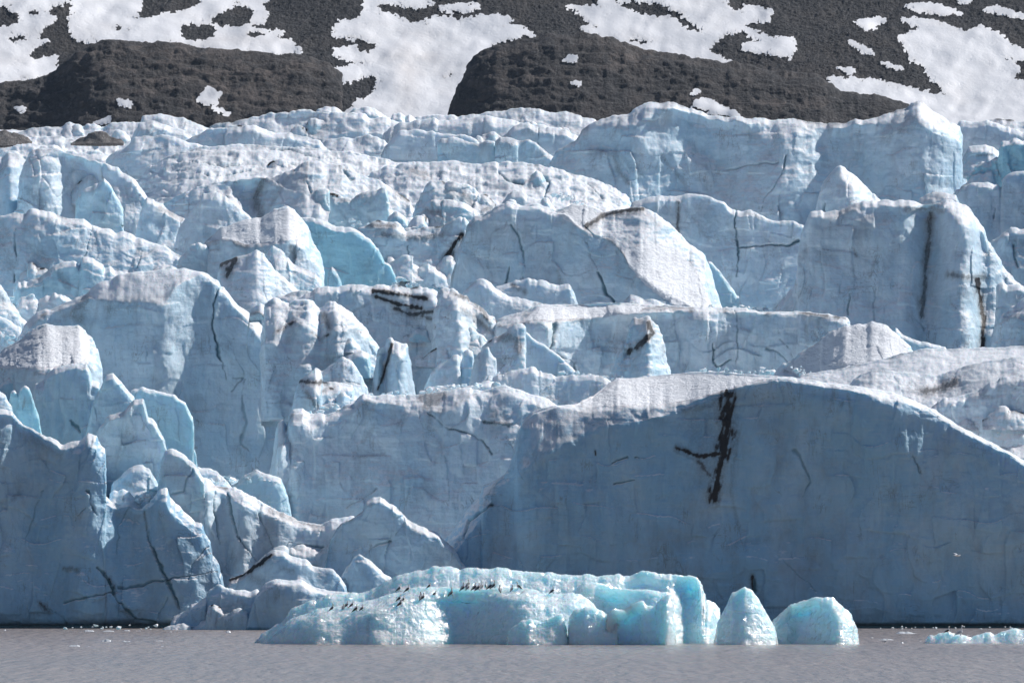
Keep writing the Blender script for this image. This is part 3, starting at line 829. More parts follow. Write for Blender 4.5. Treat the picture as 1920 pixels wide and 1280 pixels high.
# snowy domes of the middle distance
S('wide snowy dome with fine crevasses in the upper middle left', 1080, 400, [(225, 372), (262, 338), (285, 316), (302, 302), (344, 285), (378, 275), (447, 273), (516, 275), (584, 280), (660, 288), (716, 297), (770, 312)], lean=2.2, relief=.9, rough=1.6, dusty=.42, cobble=3,
  cracks=[([(500, 283), (540, 280), (600, 296), (640, 300)], 1.2, .5), ([(360, 300), (420, 312), (520, 305), (600, 312)], 1.4, .6), ([(330, 322), (420, 330), (470, 318)], 1.4, .6)], spurs=3)
S('long white snow covered ridge falling to the right before the giant wall', 1040, 430, [(680, 345), (699, 324), (750, 307), (836, 304), (905, 306), (939, 304), (991, 309), (1042, 315), (1094, 330), (1139, 347), (1180, 371), (1195, 400)], smear=.5, lean=1.5, relief=1.0, rough=1.7, dusty=.15, cobble=1.8,
  cracks=[([(935, 322), (950, 335), (985, 345)], 2.2, .8), ([(1010, 330), (1030, 340), (1020, 370)], 2, .7), ([(1100, 345), (1130, 372)], 1.5, .5)], dirt=[([(770, 318), (800, 330)], 10, .6), ([(985, 340), (1020, 336)], 5, .6)], spurs=3)
S('broad white headland of ice at the far left with a hollow face', 990, 460, [(30, 420), (38, 330), (45, 305), (55, 292), (62, 284), (103, 282), (137, 291), (192, 302), (220, 313), (241, 330), (261, 351), (276, 369), (299, 402), (316, 440)], lean=.4, relief=1.3, ribs=[(150, -40, 30), (90, 25, 30)],
  dirt=[([(60, 360), (80, 385)], 14, .5), ([(140, 312), (120, 350)], 6, .3)], cracks=[([(78, 330), (110, 372), (125, 350)], 1, .3)], spurs=2)
S('sharp edged ice block at the left edge left of the hollow headland', 1000, 420, [(-60, 290), (0, 293), (17, 287), (34, 289), (51, 302), (46, 330), (38, 360), (35, 400)], lean=.35, ribs=[(20, 30, 14)], relief=1.1)
S('pale pointed ice fin with a stepped left shoulder on the left', 930, 470, [(140, 450), (143, 378), (150, 362), (155, 354), (172, 351), (186, 340), (196, 332), (206, 344), (213, 357), (225, 375), (230, 388), (232, 437), (233, 460)], lean=.2, relief=.6, cyan=.35, thick=4)
S('dirty ice spur descending right from the hollow headland', 960, 470, [(255, 440), (262, 400), (275, 370), (295, 381), (316, 392), (344, 409), (352, 425), (360, 460)], lean=.5, dirt=[([(300, 390), (340, 410)], 7, .7)], relief=1.1)
S('light grey triangular ice shield below the snowy dome', 905, 520, [(320, 480), (335, 430), (354, 403), (371, 381), (381, 364), (399, 360), (423, 370), (447, 385), (474, 409), (495, 440), (510, 480)], lean=.5, relief=.6, dusty=.1, flute=2)
S('large smooth dome of white ice left of centre with a stained gully', 985, 470, [(295, 410), (309, 381), (344, 361), (378, 347), (447, 337), (516, 327), (564, 309), (591, 302), (625, 307), (664, 320), (699, 333), (733, 351), (767, 375), (788, 402), (804, 428)], smear=.6, lean=.9, relief=1.2, rough=1.3, ribs=[(480, -45, 22), (560, 20, 40)],
  dirt=[([(495, 335), (480, 370), (488, 405)], 11, .75), ([(440, 350), (425, 375)], 9, .5), ([(540, 330), (500, 400)], 5, .5)], cracks=[([(575, 340), (582, 360)], 1.5, .6), ([(640, 318), (660, 335)], 3, .6)], spurs=3)
S('rough dirty ice block beside the right foot of the smooth dome', 960, 450, [(775, 420), (782, 381), (795, 357), (809, 340), (853, 340), (891, 351), (915, 368), (926, 380), (945, 420)], smear=.6, lean=.7, relief=1.3, rough=1.6, dusty=.35, dirt=[([(800, 395), (830, 400)], 8, .7), ([(870, 365), (885, 385)], 8, .6), ([(905, 395), (935, 385)], 7, .7)], spurs=4)
S('pale ice slab with a ragged top leaning on the smooth dome', 935, 440, [(615, 425), (622, 374), (640, 368), (657, 374), (668, 368), (685, 361), (699, 358), (723, 354), (728, 368), (725, 390), (722, 415)], lean=.25, cyan=.35, rough=1.7, thick=4, dirt=[([(628, 371), (655, 377)], 5, .6)])
S('small kite shaped ice shard below the smooth dome', 920, 440, [(722, 432), (727, 410), (745, 394), (764, 409), (766, 425)], lean=.3, cyan=.5, thick=2.5, relief=.5, rough=.8)
S('white stepped ice ledge between the dirty block and the central face', 930, 430, [(925, 400), (943, 376), (960, 358), (994, 368), (1015, 378), (1025, 373), (1040, 390), (1050, 410)], lean=.5, relief=1.1, spurs=3)
S('small rounded snow topped lumps right of the kite shaped shard', 915, 450, [(755, 440), (770, 415), (782, 402), (795, 404), (803, 425), (812, 440)], lean=.7, rough=1.2, spurs=3)
# second band
S('long snow backed ice ridge at the left edge sloping down to the right', 885, 590, [(-60, 412), (0, 410), (24, 400), (93, 396), (113, 404), (165, 416), (206, 430), (258, 447), (309, 468), (351, 489), (371, 506), (385, 560)], smear=.5, lean=.55, relief=.9, rough=1.3, dusty=.12,
  dirt=[([(0, 440), (20, 500)], 14, .5), ([(50, 455), (90, 490)], 10, .45), ([(262, 470), (270, 478)], 7, .5), ([(0, 415), (20, 450)], 8, .5)], cracks=[([(27, 425), (30, 470), (26, 530)], 2, .8), ([(172, 425), (165, 460), (162, 485)], 2, .8), ([(265, 470), (258, 505)], 1.4, .5)], spurs=3)
S('scalloped pale ice crest like broken shell at the left', 855, 620, [(20, 600), (27, 541), (34, 523), (52, 527), (86, 510), (103, 497), (127, 487), (141, 489), (148, 500), (155, 484), (172, 484), (189, 490), (196, 501), (206, 497), (220, 509), (240, 514), (262, 540)], lean=.3, relief=1.0, cyan=.35, rough=1.3, dirt=[([(105, 505), (130, 540)], 6, .5)])
S('cluster of small rounded ice knobs at the left below the scalloped crest', 840, 640, [(30, 600), (36, 568), (41, 553), (62, 549), (72, 558), (86, 548), (113, 547), (134, 563), (145, 590)], lean=.6, rough=2, relief=1.3, spurs=3)
S('steep stained ice slope on the left photo edge behind the snowy block', 835, 680, [(-60, 520), (0, 533), (12, 552), (28, 578), (38, 599), (65, 617), (85, 650)], smear=.6, lean=.6, relief=1.3, rough=1.4, dirt=[([(0, 550), (15, 590)], 9, .55), ([(0, 620), (10, 650)], 9, .5)], spurs=3)
S('snow topped ice block with a pitted cap, left of the turquoise slab', 862, 600, [(375, 540), (386, 455), (413, 428), (454, 413), (488, 409), (516, 395), (540, 387), (550, 395), (564, 409), (578, 426), (583, 445), (598, 472), (607, 499), (608, 545)],
  rows=[(1.3, [(375, 500), (388, 452), (430, 450), (455, 462), (509, 462), (540, 452), (570, 470), (610, 520)])], lean=.3, relief=1.0, cobble=2.5, dirt=[([(440, 455), (462, 462)], 7, .7), ([(545, 462), (552, 480)], 5, .6)],
  crust=[[(386, 455), (413, 428), (454, 413), (516, 395), (545, 392), (566, 425), (560, 448), (505, 455), (460, 458), (425, 446)]], spurs=2)
S('curved white ice rib with a blue hollow under it, beside the turquoise slab', 850, 590, [(488, 560), (495, 500), (503, 470), (512, 460), (528, 470), (550, 492), (575, 505), (592, 512), (606, 530), (614, 560)], lean=.5, cyan=.3, relief=1.2)
S('snowy pyramid of ice with a dark stained left side', 838, 590, [(400, 560), (406, 523), (413, 492), (447, 484), (470, 475), (481, 470), (495, 476), (509, 497), (533, 521), (564, 548), (575, 575)], lean=.75, relief=.7, rough=1.1, dirt=[([(410, 495), (440, 486), (425, 515)], 11, .85)], cobble=1.5)
S('smooth turquoise ice slab with a curved right edge, left of centre', 875, 570, [(560, 560), (562, 420), (566, 406), (605, 410), (630, 424), (664, 430), (692, 447), (713, 473), (722, 490), (733, 500), (747, 532), (750, 560)], lean=.18, relief=.5, cyan=.85, rough=.9, thick=5)
S('small curved ice horn standing before the turquoise slab', 845, 560, [(612, 555), (615, 510), (622, 497), (632, 512), (640, 530), (644, 555)], lean=.3, cyan=.6, thick=2, relief=.4)
S('stained ice rubble between the turquoise slab and the central face', 892, 580, [(655, 470), (668, 432), (699, 419), (720, 416), (745, 418), (760, 432), (800, 428), (833, 419), (871, 409), (885, 440), (880, 500)], smear=.6, lean=.5, relief=1.3, rough=1.6, dusty=.3,
  dirt=[([(720, 440), (790, 447), (830, 440)], 8, .7), ([(690, 422), (740, 424)], 6, .75), ([(865, 440), (840, 475), (825, 515)], 10, .95), ([(850, 470), (838, 520), (832, 550)], 7, .8)], cracks=[([(765, 460), (762, 480), (755, 505)], 2, .7)], spurs=5)
S('tall central ice face, pale on the left and snow covered on its right slope', 858, 610,
  [(838, 560), (850, 506), (864, 465), (878, 421), (890, 408), (922, 395), (950, 377), (975, 382), (1008, 383), (1042, 394), (1073, 381), (1111, 388), (1135, 397), (1166, 392), (1201, 388), (1221, 395), (1245, 412), (1266, 433), (1290, 454), (1310, 470), (1322, 481), (1329, 497), (1339, 533), (1353, 572), (1360, 600)],
  rows=[(1.0, [(838, 510), (878, 424), (950, 382), (1060, 402), (1090, 432), (1150, 455), (1172, 480), (1180, 500), (1220, 530), (1290, 572), (1360, 600)])], smear=.5, lean=.33, relief=.9, cobble=2.0,
  dirt=[([(1100, 425), (1130, 405), (1170, 395), (1205, 392)], 9, .85), ([(1205, 395), (1240, 425)], 5, .5), ([(1046, 508), (1052, 530)], 4, .6)],
  crust=[[(1045, 400), (1075, 383), (1110, 390), (1120, 404), (1090, 425), (1062, 415)], [(1170, 470), (1215, 455), (1260, 462), (1300, 500), (1330, 560), (1335, 580), (1270, 575), (1210, 535), (1180, 500)]],
  cracks=[([(958, 420), (975, 450), (985, 500)], 2.0, .7), ([(955, 500), (948, 530)], 2.4, .9), ([(1120, 510), (1135, 545), (1152, 568)], 2.2, .95), ([(1100, 455), (1120, 505)], 1.2, .5), ([(980, 510), (985, 530)], 1, .4)])
S('thin pale blue ice wedge leaning on the right flank of the central face', 872, 600, [(1325, 560), (1328, 490), (1345, 505), (1365, 530), (1386, 555), (1384, 600)], lean=.15, cyan=.5, thick=4, relief=.4)
S('upright cracked ice wall between the central face and the right tower', 905, 620, [(1165, 450), (1185, 379), (1215, 371), (1240, 369), (1260, 366), (1294, 364), (1329, 370), (1356, 376), (1373, 388), (1391, 394), (1408, 393), (1425, 402), (1453, 411), (1480, 412), (1507, 426), (1515, 520)], smear=.5, lean=.22, relief=.8,
  dirt=[([(1272, 380), (1270, 420), (1275, 450)], 6, .8), ([(1300, 410), (1320, 440)], 6, .4), ([(1400, 398), (1440, 414)], 4, .5), ([(1455, 578), (1475, 560)], 8, .7)],
  cracks=[([(1380, 390), (1378, 450), (1384, 470), (1380, 520)], 2.2, .9), ([(1384, 462), (1430, 458), (1450, 456), (1475, 462), (1500, 452)], 2.0, .9)], spurs=0)
S('pointed snowy ice peak rising behind the right tower', 870, 520, [(1520, 500), (1530, 395), (1540, 350), (1546, 338), (1563, 320), (1576, 310), (1597, 323), (1617, 344), (1645, 369), (1665, 385), (1690, 420)], lean=.6, relief=1.0, ribs=[(1600, 25, 22)], dirt=[([(1570, 348), (1592, 352)], 4, .4)], cracks=[([(1545, 380), (1548, 415)], 2, .7)])
S('broad right tower of ice with a dark streaked gully and a bright right shoulder', 838, 690,
  [(1440, 640), (1452, 583), (1487, 538), (1494, 516), (1497, 472), (1507, 428), (1520, 400), (1540, 394), (1569, 394), (1604, 382), (1638, 375), (1700, 375), (1741, 382), (1758, 382), (1776, 373), (1796, 376), (1817, 392), (1838, 423), (1844, 428), (1855, 455), (1879, 496), (1903, 527), (1940, 552), (1990, 580)],
  smear=.5, lean=.42, relief=1.0, flute=2.0, ribs=[(1745, -55, 20), (1805, 40, 28), (1840, -25, 10)],
  dirt=[([(1745, 400), (1742, 440), (1735, 500), (1728, 590)], 9, .8), ([(1700, 392), (1750, 390), (1765, 396)], 8, .6), ([(1780, 515), (1820, 520), (1850, 520)], 8, .75), ([(1832, 525), (1838, 560), (1845, 600), (1842, 650)], 8, 1.0), ([(1600, 465), (1605, 480)], 4, .7), ([(1640, 490), (1630, 520)], 4, .5), ([(1570, 400), (1610, 388)], 7, .5)],
  cracks=[([(1595, 550), (1588, 590)], 1.4, .6), ([(1642, 540), (1638, 600)], 1.2, .4), ([(1720, 600), (1730, 620)], 2, .6)])
S('fluted ice knob at the right edge behind the bright shoulder', 860, 570, [(1850, 520), (1858, 455), (1879, 441), (1896, 430), (1930, 431), (1990, 440)], lean=.35, rough=1.6, cracks=[([(1903, 460), (1908, 500)], 2.5, .8)], dirt=[([(1885, 445), (1915, 455)], 8, .5)])
S('small white ice block at the right edge under the bright shoulder', 822, 680, [(1858, 640), (1866, 600), (1870, 540), (1880, 530), (1920, 538), (1990, 545)], lean=.35, cyan=.1)
S('round boulder of ice with pitted top at the right edge', 806, 690, [(1862, 660), (1870, 612), (1879, 593), (1896, 576), (1925, 557), (1990, 545)], lean=.4, rows=[(1.4, [(1862, 640), (1875, 608), (1900, 598), (1930, 590), (1990, 585)])], rough=1.5, cobble=2, dirt=[([(1880, 600), (1910, 592)], 5, .5)])
# the great left face and its neighbours
S('great arched ice face at the left with a long vertical crack', 802, 960,
  [(30, 640), (52, 600), (69, 585), (103, 575), (138, 564), (165, 547), (189, 527), (223, 517), (275, 506), (309, 502), (344, 501), (375, 509), (395, 520), (410, 530), (414, 540), (420, 541), (433, 557), (447, 571), (468, 588), (498, 616), (526, 661), (550, 688), (567, 706), (560, 730), (547, 745), (538, 790), (530, 850)],
  rows=[(1.1, [(30, 640), (80, 590), (165, 560), (200, 565), (310, 566), (330, 535), (380, 512), (420, 545), (560, 720)])], smear=.5, lean=.20, relief=.6, flute=1.8,
  dirt=[([(160, 560), (130, 590), (150, 600)], 10, .6), ([(200, 570), (260, 558), (310, 562)], 8, .35), ([(240, 607), (320, 612)], 3, .3), ([(355, 595), (460, 600)], 3, .35)],
  cracks=[([(408, 545), (401, 570), (400, 610), (409, 660), (424, 708)], 2.0, .9), ([(140, 565), (134, 605)], 1.4, .5), ([(275, 660), (277, 710)], 1.3, .4), ([(440, 705), (455, 708), (435, 735)], 1.8, .5), ([(455, 740), (460, 790), (452, 830), (468, 845)], 3, .45), ([(540, 730), (536, 760), (533, 790)], 1.6, .6)])
S('bright leaning ice fin on the right shoulder of the great arched face', 792, [(462, 602), (488, 600), (502, 622), (530, 670), (566, 710), (590, 716)], [(462, 650), (470, 580), (488, 568), (509, 582), (533, 609), (557, 640), (577, 671), (584, 692), (578, 702), (566, 706)], rows=[(1.2, [(462, 594), (484, 584), (502, 600), (530, 645), (560, 690), (570, 704), (590, 708)])], lean=-.5, relief=.4, cyan=.3, soft=1.5, jag=.4)
S('low snowy ice shelf between the pyramid and the dirty dome', 822, 610, [(500, 590), (520, 555), (545, 548), (564, 545), (600, 548), (640, 560), (660, 590)], lean=.9, rough=1.3, dusty=.1)
S('grey ice dome with black wavy streaks, left of centre', 806, 780, [(545, 640), (560, 560), (590, 538), (630, 533), (682, 535), (767, 537), (802, 540), (822, 547), (829, 564), (830, 592), (850, 640), (870, 700)], smear=.6, lean=.42, relief=1.1, rough=1.2, dusty=.3, ribs=[(820, 35, 14)],
  dirt=[([(700, 545), (750, 552), (800, 560)], 7, .9), ([(705, 556), (745, 570), (790, 578)], 6, .9), ([(740, 578), (770, 590), (825, 582)], 7, .85), ([(790, 592), (815, 600), (828, 590)], 7, .8), ([(660, 585), (690, 570)], 3, .5), ([(660, 545), (690, 540)], 6, .4)], spurs=2)
S('rounded stained ice lumps stacked right of the black streaked dome', 798, 770, [(812, 640), (820, 560), (826, 542), (850, 548), (877, 557), (898, 568), (922, 588), (939, 617), (946, 650), (950, 700)], smear=.6, lean=.7, relief=1.4, rough=1.7, ribs=[(860, 30, 16), (900, -20, 12)],
  dirt=[([(855, 552), (880, 560), (905, 580), (915, 600)], 8, .8), ([(870, 580), (900, 605), (925, 625)], 8, .7), ([(826, 545), (850, 550)], 5, .5)], spurs=5)
S('mottled ice mass with two stained crests beside the bright leaning fin', 778, 790, [(490, 640), (498, 572), (516, 564), (543, 571), (557, 564), (578, 562), (595, 576), (600, 582), (612, 571), (626, 567), (660, 585), (682, 612), (699, 637), (711, 655), (714, 700), (716, 760)], smear=.6, lean=.55, relief=1.3, rough=1.4, ribs=[(575, 25, 16), (640, 40, 24)],
  rows=[(1.0, [(490, 640), (560, 600), (600, 640), (630, 615), (680, 625), (715, 665)])],
  dirt=[([(570, 570), (560, 590)], 8, .45), ([(608, 590), (618, 615)], 8, .75), ([(640, 618), (665, 625)], 7, .4), ([(505, 568), (540, 578)], 7, .5), ([(560, 610), (540, 640)], 9, .4)], spurs=6)
S('pair of thin split ice pillars with rusty soil between them', 768, 780, [(694, 770), (699, 722), (709, 657), (720, 650), (727, 634), (733, 632), (738, 642), (750, 645), (761, 647), (768, 678), (775, 720), (780, 750)], lean=.3, rough=1.4, relief=.8, ribs=[(748, 30, 12), (722, -25, 6)], dirt=[([(735, 645), (728, 670), (720, 700), (708, 730)], 5, .9), ([(698, 715), (700, 735)], 4, .7)])
S('white rounded ice boulder between the fin and the split pillars', 760, 800, [(585, 740), (591, 692), (602, 698), (612, 690), (643, 669), (660, 677), (671, 692), (688, 720), (692, 760)], lean=.6, relief=.9, dirt=[([(640, 712), (670, 722)], 5, .45)], cracks=[([(635, 700), (650, 715), (675, 720)], 1.2, .4)], spurs=2)
S('stained ice stump with dark top at the right foot of the great arched face', 758, 810, [(545, 790), (556, 730), (564, 712), (591, 690), (602, 699), (604, 715), (640, 716), (660, 722), (666, 760)], smear=.6, lean=.4, relief=1.2, dirt=[([(565, 716), (610, 718)], 8, .85), ([(575, 735), (590, 755), (600, 765)], 6, .7)], rows=[(1.3, [(545, 740), (570, 722), (600, 732), (660, 728)])], spurs=3)
S('finger of white ice pointing up right, left one of three', 772, 780, [(788, 760), (796, 726), (809, 698), (836, 678), (857, 662), (862, 672), (862, 690), (850, 710), (845, 750)], lean=.7, relief=.7, rough=1.3)
S('finger of white ice, middle one of three, narrow and stained', 775, 760, [(855, 740), (862, 690), (871, 658), (878, 654), (886, 660), (890, 690), (892, 740)], lean=.5, relief=.7, dirt=[([(880, 660), (885, 680)], 4, .5)])
S('broad finger of white ice, right one of three', 770, 770, [(876, 750), (884, 697), (898, 661), (915, 653), (929, 671), (932, 702), (934, 750)], lean=.7, relief=.7, rough=1.2)
S('brown stained ice wedge with a small white cap right of the three fingers', 782, 760, [(896, 700), (905, 648), (926, 630), (946, 626), (956, 618), (966, 610), (984, 613), (986, 625), (974, 640), (976, 690), (980, 740)], smear=.6, lean=.6, relief=.8, rough=1.4, dirt=[([(930, 632), (970, 634), (972, 660)], 12, .7), ([(935, 680), (965, 670)], 8, .5)])
S('smooth shaded ice slope right of the brown stained wedge', 788, 760, [(955, 740), (962, 660), (974, 627), (986, 622), (994, 626), (1025, 648), (1060, 675), (1079, 696), (1090, 740)], lean=.12, relief=.5, spurs=2)
S('thin curling ice lip before the foot of the central face', 824, 640, [(858, 600), (867, 548), (884, 527), (905, 523), (922, 532), (939, 545), (974, 559), (1018, 570), (1050, 575), (1060, 600)], lean=.35, relief=.9, cracks=[([(940, 600), (980, 590)], 1.2, .4)])
S('flat lens of blue white ice behind the curling lip', 836, 600, [(920, 570), (930, 535), (957, 529), (991, 523), (1018, 523), (1042, 532), (1067, 533), (1075, 547), (1083, 572)], lean=.3, relief=.6, dirt=[([(960, 533), (985, 548)], 6, .7)])
S('small pale ice chip on the far rim of the flat topped wall', 832, 590, [(1165, 580), (1170, 565), (1182, 552), (1195, 556), (1205, 562), (1225, 562), (1250, 572), (1262, 585)], lean=.8)
S('long flat topped ice wall with a dirty rim, right of centre', 798, 790,
  [(920, 640), (932, 600), (950, 592), (974, 586), (1008, 573), (1077, 571), (1146, 568), (1214, 572), (1290, 575), (1329, 576), (1373, 578), (1432, 583), (1501, 585), (1552, 590), (1587, 598), (1610, 640), (1640, 690)],
  rows=[(2.6, [(920, 640), (932, 612), (988, 607), (1042, 602), (1110, 596), (1180, 590), (1290, 584), (1400, 586), (1500, 590), (1590, 600)])], smear=.5, lean=.14, relief=1.0, flute=1.8, cobble=3, ribs=[(1010, 25, 30), (1110, -35, 45), (1320, 20, 30)],
  dirt=[([(985, 590), (1040, 600), (1090, 588)], 9, .6), ([(1090, 580), (1200, 578), (1300, 578)], 5, .6), ([(1500, 587), (1585, 597)], 4, .8), ([(1512, 612), (1514, 640)], 4, .5), ([(1040, 615), (1038, 645)], 4, .6)],
  crust=[[(985, 600), (1010, 576), (1080, 573), (1215, 574), (1190, 588), (1110, 595), (1040, 600)]],
  cracks=[([(1040, 605), (1037, 655), (1075, 680), (1078, 700)], 2.4, .95), ([(1460, 615), (1463, 635), (1485, 655), (1487, 675)], 1.6, .7), ([(1435, 652), (1460, 660), (1478, 678)], 2.6, .7), ([(1338, 645), (1340, 680), (1348, 690), (1370, 675)], 2, .8), ([(1380, 580), (1386, 625), (1382, 680)], 1.5, .6), ([(1330, 580), (1328, 660)], 1.2, .4), ([(1450, 690), (1455, 660)], 1.4, .5)], spurs=0)
S('white gullied buttress with a brown stained crest under the flat topped wall', 782, 770, [(1140, 720), (1155, 667), (1172, 642), (1180, 610), (1190, 597), (1214, 594), (1235, 616), (1245, 643), (1249, 678), (1256, 696), (1262, 730)], lean=.75, relief=1.2, rough=1.5, flute=3, ribs=[(1215, 35, 14), (1185, -15, 12)],
  dirt=[([(1215, 605), (1225, 625), (1200, 645), (1180, 660)], 10, .9), ([(1190, 598), (1210, 605)], 6, .6), ([(1240, 640), (1245, 660)], 4, .4)])
S('pitted white mound of granular ice right of centre', 772, 760, [(1440, 730), (1456, 695), (1483, 674), (1518, 650), (1552, 626), (1580, 611), (1600, 606), (1635, 602), (1666, 612), (1686, 627), (1703, 643), (1712, 658), (1725, 700)], lean=1.0, relief=.7, rough=1.6, cobble=2, thick=8, dirt=[([(1490, 685), (1520, 690)], 8, .4), ([(1470, 695), (1500, 697)], 5, .6)],
  crust=[[(1470, 692), (1518, 652), (1552, 628), (1580, 612), (1635, 604), (1666, 614), (1700, 645), (1706, 665), (1560, 705), (1500, 705)]])
S('thin wedge of pale ice to the right behind the pitted mound', 786, 700, [(1665, 680), (1679, 618), (1700, 627), (1730, 640), (1772, 653), (1790, 690)], lean=.2, cyan=.35, relief=.5)
# front band
S('smooth snow slope sweeping up to the right edge', 755, 800, [(1470, 760), (1501, 703), (1569, 692), (1638, 677), (1690, 662), (1741, 654), (1810, 652), (1870, 651), (1920, 648), (1990, 640)], lean=2.4, relief=.5, rough=1.2, dusty=.22, cobble=1.5, thick=14)
S('second snow roll in front of the sweeping snow slope, with a stained hollow', 741, 860, [(1560, 760), (1600, 712), (1621, 698), (1638, 693), (1707, 698), (1758, 703), (1810, 688), (1861, 674), (1920, 669), (1990, 662)], lean=1.5, relief=.9, rough=1.2, dusty=.1, dirt=[([(1730, 735), (1760, 730), (1790, 715)], 13, .8), ([(1700, 730), (1745, 745)], 7, .5)], thick=10)
S('fluted grey white ice face at the right edge above the dark cliff', 733, 960, [(1700, 860), (1730, 785), (1751, 760), (1796, 743), (1827, 733), (1858, 716), (1896, 703), (1920, 700), (1990, 700)], lean=.5, relief=1.2, rough=1.5, flute=3.5, dirt=[([(1830, 738), (1860, 745)], 7, .5)], cracks=[([(1865, 785), (1880, 800)], 4, .5)], spurs=4)
S('low pale ice wave before the smooth shaded slope', 763, 800, [(900, 760), (926, 706), (945, 698), (960, 692), (994, 684), (1015, 692), (1042, 704), (1094, 704), (1128, 710), (1146, 717), (1165, 750)], lean=.45, relief=.7)
S('low row of white snow lumps along the rim of the centre wall', 757, 790, [(770, 770), (788, 738), (800, 726), (830, 721), (850, 721), (890, 722), (905, 712), (925, 715), (950, 735), (965, 770)], lean=.8, rough=1.8, relief=1.0, dirt=[([(840, 728), (880, 730)], 7, .6)], spurs=3)
S('small snow crest at the left end of the centre wall', 752, 800, [(575, 790), (590, 768), (605, 757), (620, 752), (632, 758), (650, 775), (660, 790)], lean=.4)
S('centre wall of white ice with a long slanting crack', 747, 1060,
  [(505, 900), (512, 853), (516, 826), (522, 793), (530, 786), (538, 800), (545, 775), (550, 767), (567, 762), (581, 777), (612, 779), (632, 771), (664, 754), (681, 739), (733, 741), (784, 740), (836, 731), (871, 728), (900, 735), (926, 726), (957, 724), (991, 736), (1025, 750), (1053, 762), (1070, 800)],
  rows=[(1.0, [(505, 900), (550, 775), (640, 780), (690, 752), (780, 765), (830, 770), (880, 745), (940, 740), (1000, 752), (1070, 800)])], smear=.5, lean=.32, relief=1.1, flute=1.6, ribs=[(560, 15, 30), (720, -15, 50)],
  dirt=[([(790, 745), (830, 742), (800, 760)], 10, .7), ([(700, 800), (680, 830)], 9, .4), ([(760, 775), (750, 795)], 6, .5), ([(920, 770), (950, 785)], 8, .5), ([(660, 860), (720, 850)], 4, .4), ([(905, 790), (960, 795)], 4, .7)],
  cracks=[([(800, 775), (845, 805), (880, 815), (910, 830), (925, 850)], 2.2, .85), ([(785, 770), (795, 800)], 1.6, .5), ([(905, 790), (955, 797)], 2, .7), ([(650, 950), (690, 930), (705, 915)], 2, .5)], spurs=0)
S('rounded pale ice shoulder at the lower left corner of the centre wall', 741, 1060, [(432, 960), (440, 906), (457, 890), (481, 881), (502, 890), (526, 894), (540, 930), (548, 980)], lean=.35, cyan=.3, relief=.7)
# the dark front cliffs
S('immense shaded ice cliff filling the lower right, black stained gash under its snowy rim', 727, 1188,
  [(760, 1150), (800, 1040), (830, 1015), (850, 995), (872, 960), (900, 932), (906, 912), (930, 901), (946, 890), (957, 870), (964, 842), (970, 814), (980, 789), (998, 772), (1042, 759), (1077, 758), (1111, 743), (1140, 720), (1160, 709), (1214, 705), (1290, 698), (1346, 697), (1400, 702), (1452, 705), (1501, 710), (1569, 719), (1638, 729), (1672, 736), (1714, 752), (1748, 767), (1793, 795), (1844, 822), (1903, 853), (1950, 882), (2040, 930)],
  rows=[(2.3, [(760, 1160), (930, 903), (958, 872), (981, 790), (1000, 774), (1042, 763), (1075, 768), (1110, 776), (1160, 764), (1230, 766), (1290, 756), (1345, 738), (1400, 722), (1452, 710), (1500, 713), (1569, 722), (1714, 755), (1903, 857), (2040, 933)]),
        (.62, [(760, 1170), (940, 912), (966, 896), (1000, 868), (1060, 832), (1130, 803), (1200, 788), (1290, 770), (1345, 748), (1400, 728), (1452, 714), (1500, 717), (1569, 726), (1714, 759), (1903, 861), (2040, 937)])],
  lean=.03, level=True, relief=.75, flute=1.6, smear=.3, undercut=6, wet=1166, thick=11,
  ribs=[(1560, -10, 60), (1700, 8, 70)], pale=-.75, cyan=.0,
  dirt=[([(1364, 745), (1362, 790), (1356, 850)], 24, .95), ([(1356, 845), (1344, 900), (1338, 935)], 14, .95), ([(1300, 770), (1318, 820), (1330, 880)], 30, .45), ([(1350, 745), (1345, 830), (1335, 900)], 46, .4), ([(1330, 890), (1310, 865)], 7, .8), ([(1270, 840), (1310, 855), (1350, 850)], 8, .95), ([(1265, 845), (1300, 860)], 4, .6), ([(1280, 770), (1330, 760), (1350, 750)], 11, .6), ([(1372, 870), (1370, 920), (1385, 990)], 4, .5), ([(1410, 1080), (1412, 1105)], 6, .95), ([(1116, 845), (1117, 852)], 3, .9), ([(1090, 772), (1115, 770)], 8, .5), ([(1590, 740), (1596, 775)], 4, .5), ([(1720, 870), (1728, 888)], 3, .7), ([(1380, 1020), (1440, 1010)], 8, .35), ([(1180, 770), (1240, 790)], 10, .3)],
  cracks=[([(1148, 868), (1175, 858)], 1.6, .8), ([(1190, 858), (1212, 860)], 1.6, .8), ([(1155, 908), (1190, 900)], 1.6, .7), ([(870, 1010), (882, 975), (910, 955), (925, 945)], 2, .7), ([(1488, 845), (1510, 875), (1518, 905), (1505, 930)], 3, .55), ([(1415, 1085), (1416, 1110)], 3, .9), ([(1714, 855), (1726, 886)], 1.4, .5), ([(1470, 1050), (1500, 1080), (1530, 1110)], 1.6, .4)],
  crust=[[(1075, 762), (1115, 745), (1165, 711), (1290, 700), (1390, 703), (1440, 708), (1345, 735), (1290, 750), (1230, 760), (1150, 760)]])
S('shaded ice hump with a small bright peak in front of the centre wall', 716, 1188, [(590, 1150), (608, 1062), (614, 1040), (620, 1010), (640, 985), (670, 967), (680, 955), (688, 938), (700, 931), (712, 928), (730, 940), (748, 957), (772, 980), (795, 985), (820, 1000), (850, 1030), (900, 1100)], pale=-.45, lean=.12, relief=1.0, undercut=5, wet=1170, cracks=[([(690, 1030), (730, 1012)], 2, .5), ([(742, 1000), (758, 985)], 1.6, .5)], spurs=0)
